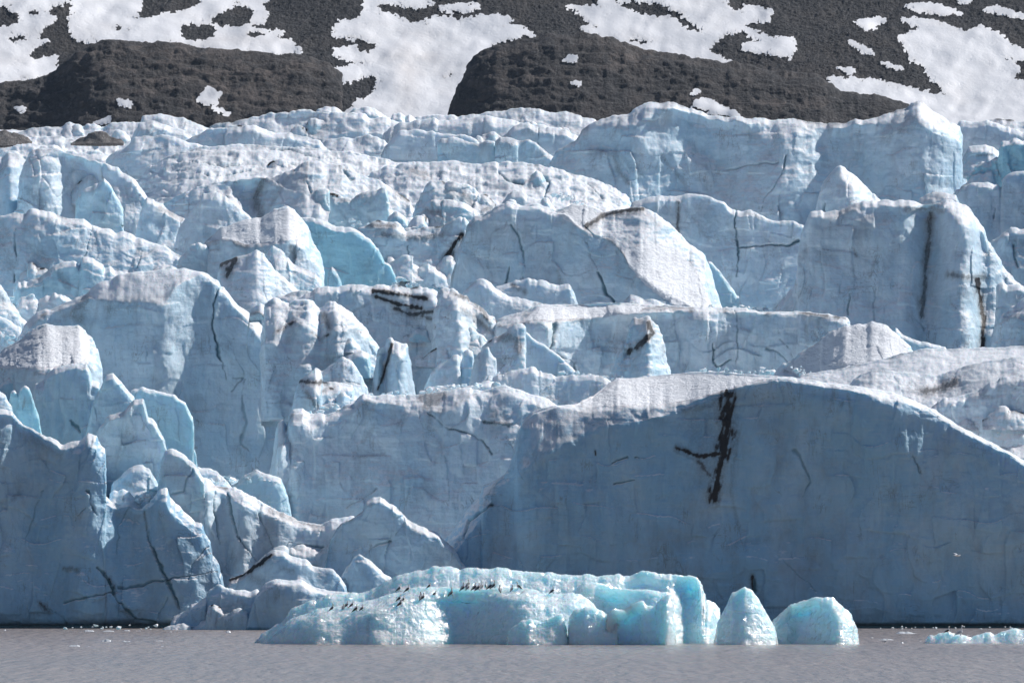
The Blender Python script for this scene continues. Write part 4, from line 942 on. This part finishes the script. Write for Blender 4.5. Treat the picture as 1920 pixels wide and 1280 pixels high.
S('shaded left ice cliff rising from the water, cut by long slanting cracks', 719, 1188,
  [(-70, 762), (0, 765), (21, 771), (41, 795), (76, 813), (120, 832), (150, 828), (165, 813), (179, 819), (197, 846), (199, 880), (197, 926), (210, 939), (241, 947), (268, 953), (290, 935), (302, 918), (312, 917), (324, 937), (344, 957), (378, 981), (392, 1012), (396, 1034), (408, 1060), (414, 1080), (424, 1120), (432, 1170)],
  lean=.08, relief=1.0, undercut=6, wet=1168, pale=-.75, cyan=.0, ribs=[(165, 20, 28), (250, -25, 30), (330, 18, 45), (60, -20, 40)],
  dirt=[([(60, 820), (110, 850)], 12, .4), ([(20, 940), (35, 925)], 5, .5), ([(120, 1065), (145, 1068)], 6, .7), ([(75, 1130), (90, 1145)], 7, .8), ([(205, 1085), (215, 1110)], 6, .9), ([(220, 1135), (250, 1160)], 6, .6), ([(270, 960), (285, 1030), (310, 1085), (335, 1140)], 3, .6)],
  cracks=[([(162, 920), (172, 945), (182, 965)], 3.0, .9), ([(268, 955), (280, 1015), (295, 1055), (320, 1095), (338, 1142)], 2.2, .85), ([(220, 1102), (280, 1092), (340, 1082), (405, 1072)], 1.7, .7), ([(355, 1085), (362, 1058), (392, 1025)], 2, .7), ([(120, 1130), (170, 1117), (212, 1110)], 1.8, .7), ([(185, 1065), (205, 1090), (222, 1125), (255, 1160), (290, 1170)], 2.4, .75), ([(140, 975), (162, 950)], 1.4, .5), ([(75, 1135), (110, 1150), (125, 1170)], 2.5, .6), ([(80, 920), (60, 980), (48, 1020)], 1.4, .4), ([(245, 950), (222, 990), (218, 1040)], 1.4, .4), ([(295, 1160), (312, 1120)], 1.3, .4)])
# broken blocks above the left cliff
S('block with a pitted snowy top at the left edge', 752, 830, [(-60, 680), (0, 660), (34, 636), (69, 616), (89, 607), (120, 613), (148, 612), (168, 630), (182, 658), (190, 695), (192, 730), (194, 780)], rows=[(1.7, [(-60, 700), (0, 688), (96, 692), (155, 682), (190, 710)])], lean=.35, relief=.9, rough=1.6, cobble=3,
  crust=[[(-40, 690), (0, 662), (34, 638), (89, 610), (148, 615), (170, 640), (165, 670), (140, 684), (60, 690)]], dirt=[([(65, 700), (90, 702)], 4, .6)], spurs=2)
S('broad fluted ice fin below the block with the pitted top', 739, 900, [(60, 840), (66, 720), (83, 710), (90, 700), (103, 691), (138, 681), (162, 681), (172, 712), (186, 716), (192, 760), (196, 830)], lean=.2, relief=.9, flute=4, cyan=.1, cracks=[([(135, 785), (150, 810)], 2.5, .8)], spurs=0)
S('two small turquoise ice teeth at the left edge', 731, 850, [(10, 800), (21, 733), (27, 729), (34, 738), (38, 726), (46, 722), (54, 728), (62, 748), (72, 775), (78, 812), (80, 835)], lean=.1, cyan=.9, relief=.4, thick=3)
S('bright broken ice corner touching the left photo edge above the cliff', 727, 830, [(-60, 715), (-10, 722), (8, 740), (22, 762), (30, 800)], lean=.5)
S('leaning wedge of ice with a glowing turquoise underside', 732, 900, [(150, 850), (162, 808), (172, 765), (186, 733), (199, 706), (212, 701), (230, 722), (251, 744), (253, 754), (240, 765), (222, 772), (205, 800), (195, 840)], lean=.12, relief=.8, cyan=.3)
S('big rounded thin ice slab shining at its edge, above the left cliff', 741, 960, [(240, 860), (246, 732), (268, 724), (292, 729), (327, 740), (347, 757), (361, 781), (364, 808), (359, 833), (368, 856), (372, 900)], lean=.12, relief=.5, cyan=.55, thick=3, rough=.8)
S('angular shaded ice block in the middle of the broken blocks', 728, 960, [(172, 880), (180, 815), (206, 777), (237, 765), (251, 752), (268, 750), (278, 781), (285, 783), (292, 791), (306, 822), (313, 843), (308, 870), (300, 900)], lean=.05, relief=1.0, cyan=.2, dirt=[([(270, 795), (268, 805)], 3, .5)], spurs=0)
S('rounded ice lump wedged under the angular block', 725, 980, [(205, 950), (213, 906), (225, 890), (250, 872), (268, 870), (282, 885), (296, 905), (300, 950)], lean=.5, rough=1.3, dirt=[([(235, 905), (245, 910)], 6, .6)])
S('bright little slab of ice lying on the rim of the left cliff', 721, 975, [(204, 950), (207, 925), (215, 918), (230, 919), (245, 930), (262, 944), (266, 955)], lean=.6)
S('faceted ice boulder with a lit right edge above the cracked mass', 721, 990, [(292, 950), (299, 895), (301, 867), (309, 847), (323, 840), (344, 850), (368, 871), (382, 892), (384, 930), (388, 970)], lean=.12, cyan=.25, relief=.8, cracks=[([(360, 880), (345, 920), (325, 925)], 2.2, .5)])
S('small bright ice ridge behind the cracked mass', 730, 950, [(360, 920), (371, 875), (406, 883), (426, 902), (434, 915), (445, 940)], lean=.6, rough=1.3)
S('long cracked ice mass with a dirty crest running down to the right', 723, 1130, [(335, 1040), (344, 929), (356, 908), (368, 898), (388, 895), (406, 911), (430, 914), (464, 922), (488, 940), (498, 947), (533, 960), (557, 974), (584, 983), (612, 981), (629, 972), (662, 969), (672, 1000), (680, 1060)], lean=.28, relief=1.2, rough=1.2, rows=[(1.1, [(335, 1000), (360, 930), (400, 920), (460, 935), (500, 965), (560, 990), (620, 995), (680, 980)])],
  dirt=[([(400, 912), (425, 915)], 5, .6), ([(505, 955), (545, 972), (600, 990)], 7, .65), ([(555, 1028), (575, 1025)], 4, .6)], ribs=[(390, 20, 18), (455, 25, 22), (420, -20, 12)],
  cracks=[([(405, 920), (398, 945), (410, 985), (413, 1020)], 2, .8), ([(428, 925), (433, 960), (445, 1005), (470, 1035), (482, 1055)], 2.2, .85), ([(488, 945), (492, 985), (512, 1030)], 1.8, .6), ([(535, 1030), (545, 1015), (605, 1025), (615, 1035)], 2, .75), ([(378, 975), (385, 955)], 2, .5)], spurs=5)
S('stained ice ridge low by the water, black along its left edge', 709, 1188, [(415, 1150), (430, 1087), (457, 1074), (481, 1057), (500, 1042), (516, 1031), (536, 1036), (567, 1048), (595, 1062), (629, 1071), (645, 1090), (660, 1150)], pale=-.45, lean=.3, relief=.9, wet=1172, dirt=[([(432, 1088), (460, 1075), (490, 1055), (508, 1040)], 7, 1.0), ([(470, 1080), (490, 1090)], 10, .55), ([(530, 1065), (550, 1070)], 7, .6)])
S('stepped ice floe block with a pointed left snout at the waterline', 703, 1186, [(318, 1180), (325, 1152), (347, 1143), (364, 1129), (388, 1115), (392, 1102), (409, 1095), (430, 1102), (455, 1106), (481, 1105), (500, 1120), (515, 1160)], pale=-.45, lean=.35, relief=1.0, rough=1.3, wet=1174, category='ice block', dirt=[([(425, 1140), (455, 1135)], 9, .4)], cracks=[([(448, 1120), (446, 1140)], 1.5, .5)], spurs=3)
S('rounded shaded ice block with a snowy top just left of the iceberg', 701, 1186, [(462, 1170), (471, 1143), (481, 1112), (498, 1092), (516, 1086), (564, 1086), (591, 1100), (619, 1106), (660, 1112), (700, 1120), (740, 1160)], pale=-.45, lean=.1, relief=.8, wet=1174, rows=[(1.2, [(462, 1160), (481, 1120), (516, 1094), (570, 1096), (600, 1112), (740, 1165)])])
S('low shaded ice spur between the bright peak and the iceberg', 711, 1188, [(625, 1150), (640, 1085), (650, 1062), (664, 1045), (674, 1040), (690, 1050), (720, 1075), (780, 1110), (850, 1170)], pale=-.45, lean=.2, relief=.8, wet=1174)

# ---------------------------------------------------------------- icebergs in the foreground
def berg(name, label, D, foot, crest, parent=None, group=None, **kw):
    kw.setdefault('thick', 3.0); kw.setdefault('sp', 1.3); kw.setdefault('relief', .5); kw.setdefault('rough', 1.2); kw.setdefault('flute', .6); kw.setdefault('smear', 0); kw.setdefault('jag', .8); kw.setdefault('pale', 0)
    g = ice_grid(D, foot, crest, **kw)
    # melt pits over the whole surface
    P = g['P']; s = g['s']
    up = np.clip(g['N'][..., 2] * 1.6 - .15, .12, 1)
    pit = fbm(P / (s * 8.0) + 3.3, 3, .55, ridged=True) * .8 * up + fbm(P / (s * 26.0) + 8, 3) * 2.2
    g['P'] = P + g['N'] * (pit * s * kw['rough'])[..., None]
    o = ice_mesh(name, g, M_BERG, parent)
    if parent is None: tag(o, label, 'iceberg', group)
    elif label: o['label'] = label
    return o

BERG = berg('iceberg', 'large turquoise iceberg floating in front of the cliffs with seabirds on its back', 594, 1216,
    [(476, 1208), (492, 1189), (536, 1161), (550, 1143), (584, 1126), (619, 1116), (640, 1113), (664, 1110), (685, 1113), (716, 1094), (743, 1077), (781, 1069), (812, 1063), (840, 1060), (864, 1067), (895, 1065), (918, 1068), (933, 1063), (960, 1068), (1008, 1074), (1077, 1077), (1146, 1077), (1180, 1077), (1196, 1073), (1208, 1070), (1235, 1074), (1266, 1078), (1305, 1081), (1315, 1094), (1322, 1125), (1340, 1130), (1350, 1140), (1352, 1212)],
    lean=.9, thick=7, rough=1.3, cyan=.25, ribs=[(1290, -40, 16), (1325, 20, 10), (1210, -30, 30)], dirt=[([(905, 1085), (930, 1092)], 9, .25)])
BERG_PARTS = [BERG]
def lobe(label, D, crest, **kw):
    BERG_PARTS.append(berg('ice_lobe', label, D, 1216, crest, parent=BERG, **kw))
lobe('long pale ledge where most of the birds stand', 588, [(490, 1210), (515, 1185), (545, 1162), (565, 1152), (600, 1140), (680, 1130), (720, 1118), (760, 1107), (787, 1100), (820, 1103), (855, 1102), (900, 1104), (940, 1102), (990, 1100), (1015, 1111), (1050, 1113), (1075, 1110), (1095, 1120), (1130, 1148), (1150, 1195), (1155, 1212)], rows=[(1.6, [(490, 1211), (560, 1160), (690, 1140), (800, 1122), (1000, 1122), (1100, 1135), (1155, 1212)])], lean=.75, ribs=[(865, -60, 42), (700, 25, 30), (600, 20, 40), (1010, 20, 40)], cyan=.1, thick=4, dirt=[([(690, 1160), (690, 1200)], 5, .4), ([(720, 1150), (690, 1160)], 7, .3)])
lobe('bulging white shoulder under the right half of the crest', 590, [(1070, 1160), (1077, 1111), (1086, 1098), (1097, 1091), (1118, 1093), (1146, 1103), (1165, 1105), (1180, 1101), (1250, 1108), (1258, 1130), (1262, 1212)], lean=.6, cyan=.05, ribs=[(1150, -40, 28)], thick=3)
lobe('square fluted ice tooth with a notched top', 582, [(1130, 1212), (1139, 1150), (1150, 1141), (1170, 1143), (1187, 1132), (1200, 1127), (1206, 1126), (1212, 1136), (1230, 1138), (1242, 1118), (1255, 1112), (1261, 1112), (1266, 1180), (1270, 1212)], lean=.35, flute=1.5, ribs=[(1178, -35, 20), (1250, 15, 8)], cyan=.1, thick=2.5)
lobe('white block with a slanting top and crisp right edge', 582.5, [(1064, 1212), (1068, 1160), (1075, 1142), (1097, 1136), (1125, 1142), (1149, 1153), (1158, 1162), (1158, 1212)], lean=.45, flute=1.0, thick=2.5)
lobe('grey white rounded boulder low at the middle of the front', 582.5, [(948, 1212), (953, 1186), (967, 1170), (980, 1163), (994, 1160), (1018, 1160), (1040, 1155), (1053, 1150), (1062, 1180), (1066, 1212)], lean=.7, thick=2.5)
berg('iceberg', 'pyramid of clear pale turquoise ice beside the large iceberg', 584, 1214, [(1338, 1212), (1345, 1167), (1360, 1139), (1373, 1109), (1385, 1104), (1397, 1099), (1411, 1108), (1425, 1129), (1442, 1156), (1452, 1173), (1460, 1212)], lean=.6, relief=.35, rough=.7, cyan=.05, thick=2.2)
berg('iceberg', 'domed pale iceberg with an inner hollow, right of the ice pyramid', 587, 1212, [(1436, 1210), (1446, 1167), (1466, 1149), (1483, 1130), (1514, 1124), (1538, 1117), (1559, 1122), (1583, 1139), (1598, 1153), (1604, 1180), (1612, 1212)], lean=.7, relief=.9, ribs=[(1505, -60, 26), (1575, 25, 20)], cyan=.05, thick=4)
FLOE = berg('ice_floe', None, 592, 1209, [(1732, 1209), (1739, 1196), (1745, 1191), (1757, 1190), (1772, 1186), (1780, 1185), (1790, 1189), (1820, 1193), (1835, 1189), (1855, 1183), (1865, 1187), (1880, 1183), (1890, 1180), (1905, 1177), (1925, 1178), (1990, 1175)], lean=.8, relief=.4, rough=1.0, thick=4, dirt=[([(1776, 1188), (1780, 1192)], 3, .5)])
tag(FLOE, 'low white ice floe at the right edge with two gulls on it', 'ice floe', 'floating ice')

def floe(label, x, y, w, h):
    D = CAM_H * FPX / (y - HORIZON) * 1.0
    rng = np.random.RandomState(int(x * 7 + y))
    t = np.linspace(0, 1, 9)
    crest = [(x - w / 2 + w * a, y - h * math.sin(math.pi * a) ** .6 * rng.uniform(.5, 1.0)) for a in t]
    g = ice_grid(D, y + 2.5, crest, lean=1.2, relief=.1, rough=.35, sp=1.0, rim=1.5, thick=max(.6, w * .03), flute=0)
    o = ice_mesh('ice_floe', g, M_SNOWICE)
    tag(o, label, 'ice floe', 'floating ice')
def make_brash():
    a = NT('brash_ice')
    n = a.noise(a.vec(), 4.0, 4, .6)
    a.l(a.mix(n, (.62, .68, .72), (.80, .82, .84)), a.b.inputs['Base Color'])
    a.b.inputs['Roughness'].default_value = .35
    a.l(a.bump(n, .5, .1), a.b.inputs['Normal'])
    return a.m
M_SNOWICE = make_brash()
for lab, x, y, w, h in (
    ('longest bit of floating ice close under the left cliff', 167, 1183, 19, 4),
    ('thin bit of floating ice right of the longest one under the left cliff', 203, 1183, 22, 2.2),
    ('small flat bit of floating ice, middle of the row under the left cliff', 238, 1182, 13, 3),
    ('bright flat bit of floating ice, last of the row under the left cliff', 260, 1182, 16, 3.4),
    ('flat ice sliver on the open water at the left, leftmost of its upper row', 199, 1202, 18, 2.6),
    ('flat ice sliver on the open water at the left, middle of its upper row', 235, 1202, 18, 2.8),
    ('flat ice sliver on the open water at the left, rightmost of its upper row', 299, 1201, 18, 3),
    ('ice sliver nearest to the camera on the left, the longer one', 139, 1211, 21, 2.6),
    ('ice sliver nearest to the camera on the left, the shorter one', 168, 1211, 12, 2.6),
    ('faint ice chip in front of the rightmost sliver on the left water', 304, 1211, 8, 2),
    ('tiny ice chip on the water below the stepped ice block', 320, 1184, 8, 2.2),
    ('tiny white ice chip left of the iceberg tip', 428, 1185, 9, 3),
    ('tiny ice chip at the far left edge of the water', 9, 1181, 5, 3.5),
    ('cream coloured long bar of ice under the right cliff', 1702, 1187, 44, 5.5),
    ('small ice bit left of the cream coloured bar', 1637, 1195, 16, 3),
    ('flat white ice strip on the water near the lone swimming bird', 1661, 1199, 36, 3),
    ('small ice bit between the cream coloured bar and the gull floe', 1746, 1190, 8, 3),
    ('thin ice bit just left of the gull floe', 1727, 1201, 14, 2.2),
    ('ice crumb right of the standing gull on the floe', 1816, 1190, 8, 3),
    ('tiny ice crumb in front of the domed iceberg', 1692, 1205, 4, 2.5)):
    floe(lab, x, y, w, h)

# ---------------------------------------------------------------- birds
def make_feather(name, col, rough=.7):
    a = NT(name)
    n = a.noise(a.vec(), 30.0, 3)
    a.l(a.mix(n, col, tuple(c * .8 for c in col)), a.b.inputs['Base Color'])
    a.b.inputs['Roughness'].default_value = rough
    return a.m
M_WHITE = make_feather('white_feathers', (.75, .75, .74))
M_GREY = make_feather('slate_feathers', (.035, .038, .045))
M_PALE = make_feather('pale_grey_feathers', (.42, .45, .50))
M_BLACK = make_feather('black_feathers', (.02, .02, .022))
M_BEAK = make_feather('beak_horn', (.45, .36, .10), .4)
M_LEG = make_feather('bird_leg', (.03, .028, .028), .5)

def loft_rings(rings, n=12):
    """rings: (x, z, half width, half height) along the body"""
    V = []
    for x, z, wy, hz in rings:
        for k in range(n):
            a = 2 * math.pi * k / n
            V.append((x, wy * math.cos(a), z + hz * math.sin(a)))
    q = []
    m = len(rings)
    for i in range(m - 1):
        for k in range(n):
            q.append((i * n + k, i * n + (k + 1) % n, (i + 1) * n + (k + 1) % n, (i + 1) * n + k))
    V = [Vector(v) for v in V]
    t = []
    for i, e in ((0, True), (m - 1, False)):
        V.append(sum(V[i * n:(i + 1) * n], Vector()) / n)
        for k in range(n):
            a, b = i * n + k, i * n + (k + 1) % n
            t.append((len(V) - 1, b, a) if e else (len(V) - 1, a, b))
    return np.array(V), np.array(q), np.array(t)

def tube(p0, p1, r0, r1, n=6):
    p0, p1 = Vector(p0), Vector(p1)
    d = (p1 - p0).normalized(); u = d.orthogonal().normalized(); w = d.cross(u)
    V = []
    for p, r in ((p0, r0), (p1, r1)):
        for k in range(n):
            a = 2 * math.pi * k / n
            V.append(p + (u * math.cos(a) + w * math.sin(a)) * r)
    q = [(k, (k + 1) % n, n + (k + 1) % n, n + k) for k in range(n)]
    return np.array(V), np.array(q)

def wing_mesh(pts, thick):
    """flat feathered wing with rounded thickness: outline in (x, y, z)"""
    c = np.mean(pts, 0); n = len(pts)
    up = np.array([0, 0, thick])
    V = [np.array(p) for p in pts] + [c + up, c - up]
    t = []
    for k in range(n):
        t += [(k, (k + 1) % n, n), ((k + 1) % n, k, n + 1)]
    return np.array(V), np.zeros((0, 4)), np.array(t)

def bird(label, group, back, head_up=1.0, flying=False, category='seabird'):
    o = bpy.data.objects.new('seabird', None); COL.objects.link(o)
    tag(o, label, category, group)
    hu = head_up
    body = [(-.21, .115, .004, .008), (-.15, .125, .030, .018), (-.10, .135, .052, .042), (-.03, .145, .072, .066), (.05, .155, .074, .072), (.10, .17 + .02 * hu, .060, .064),
            (.125, .20 + .05 * hu, .042, .046), (.135, .225 + .07 * hu, .036, .036), (.15, .245 + .08 * hu, .040, .038), (.175, .247 + .08 * hu, .033, .030), (.195, .242 + .08 * hu, .014, .014)]
    if flying:
        body = [(-.23, .0, .035, .006), (-.15, .0, .035, .018), (-.05, .0, .06, .05), (.06, .0, .062, .055), (.12, .01, .045, .045), (.16, .02, .04, .04), (.195, .02, .03, .03), (.215, .016, .01, .01)]
    V, q, t = loft_rings(body)
    b = mesh_object('body', V, q, M_WHITE, t, parent=o)
    hz = .02 if flying else .242 + .08 * hu
    hx = .21 if flying else .19
    bV, bq = tube((hx, 0, hz), (hx + .05, 0, hz - .012), .011, .003)
    mesh_object('beak', bV, bq, M_BEAK, parent=o)
    if flying:
        for s in (-1, 1):
            pts = [(.08, s * .04, .03), (.10, s * .18, .09), (.06, s * .36, .10), (-.06, s * .50, .07), (-.05, s * .34, .07), (-.07, s * .18, .06), (-.08, s * .04, .02)]
            wV, wq, wt = wing_mesh(pts, .012)
            mesh_object('wing', wV, wq, back, wt, parent=o)
    else:
        for s in (-1, 1):
            ring = [(-.235, .125, .006, .006), (-.16, .135, .014, .018), (-.08, .152, .018, .040), (.0, .165, .018, .050), (.06, .170, .016, .044), (.09, .170, .006, .02)]
            wV, wq, wt = loft_rings(ring, 8)
            wV[:, 1] += s * np.interp(wV[:, 0], [-.235, -.1, 0, .09], [.018, .050, .064, .056])
            mesh_object('wing', wV, wq, back, wt, parent=o)
            lV, lq = tube((-.005, s * .03, .085), (.0, s * .03, -.01), .008, .006)
            mesh_object('leg', lV, lq, M_LEG, parent=o)
        tV, tq, tt = wing_mesh([(-.17, -.03, .128), (-.27, -.028, .105), (-.28, 0, .104), (-.27, .028, .105), (-.17, .03, .128)], .006)
        mesh_object('tail', tV, tq, M_BLACK if back is M_GREY else back, tt, parent=o)
    return o

def ray_from_photo(x, y):
    a = to_world(x, y, 100.0)
    d = Vector(a) - cam.location
    return d.normalized()

def copy_bird(src):
    o = src.copy(); COL.objects.link(o)
    for ch in src.children:
        c = ch.copy(); c.parent = o; COL.objects.link(c)
    return o

from mathutils.bvhtree import BVHTree
def bvh(objs):
    V = []; Fc = []
    for o in objs:
        n = len(V); m = o.data
        co = np.empty(len(m.vertices) * 3, np.float32); m.vertices.foreach_get('co', co)
        V += [tuple(v) for v in co.reshape(-1, 3)]
        Fc += [[i + n for i in p.vertices] for p in m.polygons]
    return BVHTree.FromPolygons(V, Fc)

KB = 'seabirds resting on the large iceberg'
flock = [  # feet x, y, heading (degrees, 0 = facing right), head, size, label
    (625, 1144, 20, 1.0, 1.0, 'dark backed seabird farthest left on the iceberg, apart from its neighbours'),
    (644.5, 1143, -70, .2, 1.0, 'seabird preening with lowered head, second from the left on the iceberg'),
    (652, 1138, 30, .6, 1.0, 'seabird just behind the preening one at the left of the flock'),
    (662, 1138, 10, .3, 1.0, 'hunched seabird right of the preening one, on the same ledge'),
    (670, 1146, 15, .6, 1.15, 'seabird with a long dark tail, lowest of the left group'),
    (680.5, 1144, 30, .9, .9, 'seabird close behind the lowest one of the left group'),
    (751, 1108, 10, .5, 1.1, 'seabird high on the blue slope, left one of two'),
    (767, 1109, 10, .6, 1.1, 'seabird high on the blue slope, right one of two'),
    (807, 1102, 5, .0, .9, 'flat crouching seabird near the upper edge, right of the pair on the blue slope'),
    (751, 1126, 15, .5, 1.0, 'topmost seabird of the tight trio on the grey rib'),
    (758, 1128, 15, .5, 1.0, 'middle seabird of the tight trio on the grey rib'),
    (753, 1136, 10, .3, 1.1, 'lowest seabird of the tight trio on the grey rib'),
    (789, 1123, 80, 1.3, 1.0, 'upright seabird with stretched neck above the grey rib'),
    (795, 1124, 30, .8, 1.05, 'seabird pressed against the upright one above the grey rib'),
    (817, 1117, -20, .0, .9, 'curled seabird with hidden head, between the two main groups'),
    (848, 1116, 40, 1.2, 1.1, 'lone tall seabird left of the long row on the ledge'),
    (870, 1106, 40, .9, 1.1, 'first seabird of the long row, leaning right'),
    (878, 1105, 60, 1.0, 1.0, 'seabird in the long row with another right behind its back'),
    (879.5, 1099, 40, 1.0, 1.0, 'seabird standing a little higher than the rest of the long row'),
    (892, 1105.5, 30, .9, 1.1, 'third dark seabird of the long row, facing right'),
    (899, 1106, 30, .7, 1.1, 'seabird below a pale one in the middle of the long row'),
    (904, 1102, 75, 1.2, .95, 'pale upright seabird in the middle of the long row'),
    (911, 1102, 110, 1.1, .9, 'seabird turned to the left in the long row'),
    (921, 1103.5, 25, .8, 1.1, 'long tailed seabird, left one of a close pair at the right of the row'),
    (928, 1102, 30, 1.1, 1.1, 'seabird with raised white head, right one of a close pair in the row'),
    (937, 1109, 100, .8, 1.0, 'round seabird seen from behind just below the right end of the row'),
    (961, 1107, 60, .8, .85, 'small seabird, left one of the two past the end of the row'),
    (970, 1104, -160, .4, 1.1, 'fluffed seabird, right one of the two past the end of the row'),
    (1038, 1112, 20, 1.0, 1.05, 'lone seabird farthest right on the iceberg')]
TREE = bvh(BERG_PARTS)
protos = {}
for fx, fy, hd, hu, size, lab in flock:
    key = hu
    if key not in protos:
        o = bird(lab, KB, M_GREY, hu); protos[key] = o
    else:
        o = copy_bird(protos[key]); tag(o, lab, 'seabird', KB)
    hit = TREE.ray_cast(cam.location, ray_from_photo(fx, fy))[0]
    if hit is None: hit = cam.location + ray_from_photo(fx, fy) * 588
    o.location = hit; o.rotation_euler = (0, math.radians(-30), math.radians(hd)); o.scale = (size * 1.3,) * 3
GULLS = 'gulls by the small floe'
TREE2 = bvh([FLOE])
for fx, fy, hd, hu, size, lab in ((1778, 1186.5, 15, 1.1, 1.25, 'smaller gull with a darker back on the low floe at the right'), (1802, 1191.5, 12, 1.4, 1.75, 'bigger pale grey gull standing on the low floe at the right')):
    o = bird(lab, GULLS, M_GREY if size < 1.5 else M_PALE, hu, category='gull')
    hit = TREE2.ray_cast(cam.location, ray_from_photo(fx, fy))[0] or cam.location + ray_from_photo(fx, fy) * 590
    o.location = hit; o.rotation_euler = (0, math.radians(-18), math.radians(hd)); o.scale = (size,) * 3
o = bird('white gull gliding in front of the dark cliff at the right', GULLS, M_PALE, 0, True, category='gull')
o.location = to_world(1794, 1041, 640); o.rotation_euler = (math.radians(8), math.radians(6), math.radians(25)); o.scale = (1.3,) * 3
o = bird('lone bird swimming on the water right of the domed iceberg', 'birds on the water', M_PALE, .5)
o.location = (*to_world(1660, 1203, 600)[:2], -.085)
o.rotation_euler = (0, 0, math.radians(20))

# ---------------------------------------------------------------- broken ice between the blocks
def rubble(zones):
    """angular chunks heaped in the gaps: far too many to tell apart, one object"""
    rg = np.random.RandomState(5)
    V = []; T = []; A = []
    base = 0
    for x0, x1, y0, y1, D, n, r0, r1 in zones:
        for k in range(n):
            t = rg.rand()
            x = x0 + (x1 - x0) * t + rg.normal(0, 4); y = y0 + (y1 - y0) * t + rg.normal(0, 3)
            s = D / FPX
            r = s * (r0 + (r1 - r0) * rg.rand() ** 2.2)
            c = to_world(x, y, D - rg.uniform(0, 2.0))
            bm = bmesh.new()
            for _ in range(11):
                d = Vector(rg.normal(0, 1, 3)).normalized() * r * rg.uniform(.7, 1.1)
                bm.verts.new((d.x * 1.2, d.y, d.z * .85))
            h = bmesh.ops.convex_hull(bm, input=bm.verts)
            for v in [v for v in bm.verts if not v.link_faces]: bm.verts.remove(v)
            bm.verts.index_update()
            V += [tuple(Vector(c) + v.co) for v in bm.verts]
            for f in bm.faces:
                T.append([base + v.index for v in f.verts[:3]])
            m = (0, 0, rg.rand() * .3, rg.rand() * .8)
            A += [m] * len(bm.verts); base += len(bm.verts)
            bm.free()
    o = mesh_object('ice_rubble', np.array(V), np.zeros((0, 4)), M_ICE, np.array(T), np.array(A), smooth=False)
    tag(o, 'broken bits of ice heaped in the gaps between the blocks', 'ice rubble', kind='stuff')
import bmesh
rubble([(205, 300, 940, 930, 722, 40, 3, 11), (330, 440, 900, 905, 728, 30, 3, 10), (370, 440, 885, 900, 745, 30, 3, 12), (430, 520, 900, 900, 742, 20, 3, 9),
        (580, 690, 775, 745, 752, 25, 2, 8), (690, 800, 740, 738, 758, 25, 2, 8), (790, 960, 730, 722, 756, 50, 2, 9), (940, 1080, 700, 745, 764, 30, 2, 7),
        (1060, 1180, 700, 715, 775, 35, 2, 7), (1300, 1460, 694, 702, 780, 30, 3, 11), (1480, 1520, 690, 700, 768, 20, 2, 8),
        (860, 960, 560, 595, 828, 25, 2, 7), (1330, 1500, 578, 582, 845, 50, 2, 8),
        (740, 860, 530, 545, 862, 40, 2, 8), (560, 660, 545, 548, 848, 25, 2, 7), (640, 800, 415, 430, 915, 40, 2, 7),
        (20, 140, 560, 590, 845, 25, 2, 8), (0, 60, 620, 660, 815, 15, 3, 9), (1800, 1920, 660, 655, 795, 25, 2, 8), (1690, 1800, 395, 385, 985, 20, 2, 7), (1040, 1100, 365, 385, 1000, 25, 2, 7),
        (100, 420, 1176, 1178, 706, 25, 2, 6), (1640, 1900, 1178, 1177, 709, 25, 1.5, 4)])

# ---------------------------------------------------------------- a little blue air in front of the far mountain
def build_haze():
    V = np.array([(x, y, z) for z in (-6.0, 300.0) for y in (-2100.0, 2700.0) for x in (-3100.0, 3100.0)])
    q = [(0, 2, 3, 1), (4, 5, 7, 6), (0, 1, 5, 4), (2, 6, 7, 3), (0, 4, 6, 2), (1, 3, 7, 5)]
    m = bpy.data.materials.new('haze_air'); m.use_nodes = True
    t = m.node_tree
    for n in list(t.nodes):
        if n.type != 'OUTPUT_MATERIAL': t.nodes.remove(n)
    v = t.nodes.new('ShaderNodeVolumePrincipled')
    v.inputs['Color'].default_value = (.62, .78, 1.0, 1)
    v.inputs['Density'].default_value = .000022
    v.inputs['Anisotropy'].default_value = .2
    t.links.new(v.outputs[0], [n for n in t.nodes if n.type == 'OUTPUT_MATERIAL'][0].inputs['Volume'])
    o = mesh_object('haze', V, np.array(q), m, smooth=False)
    tag(o, 'thin bluish air between the camera and the mountain', 'haze', kind='stuff')
build_haze()
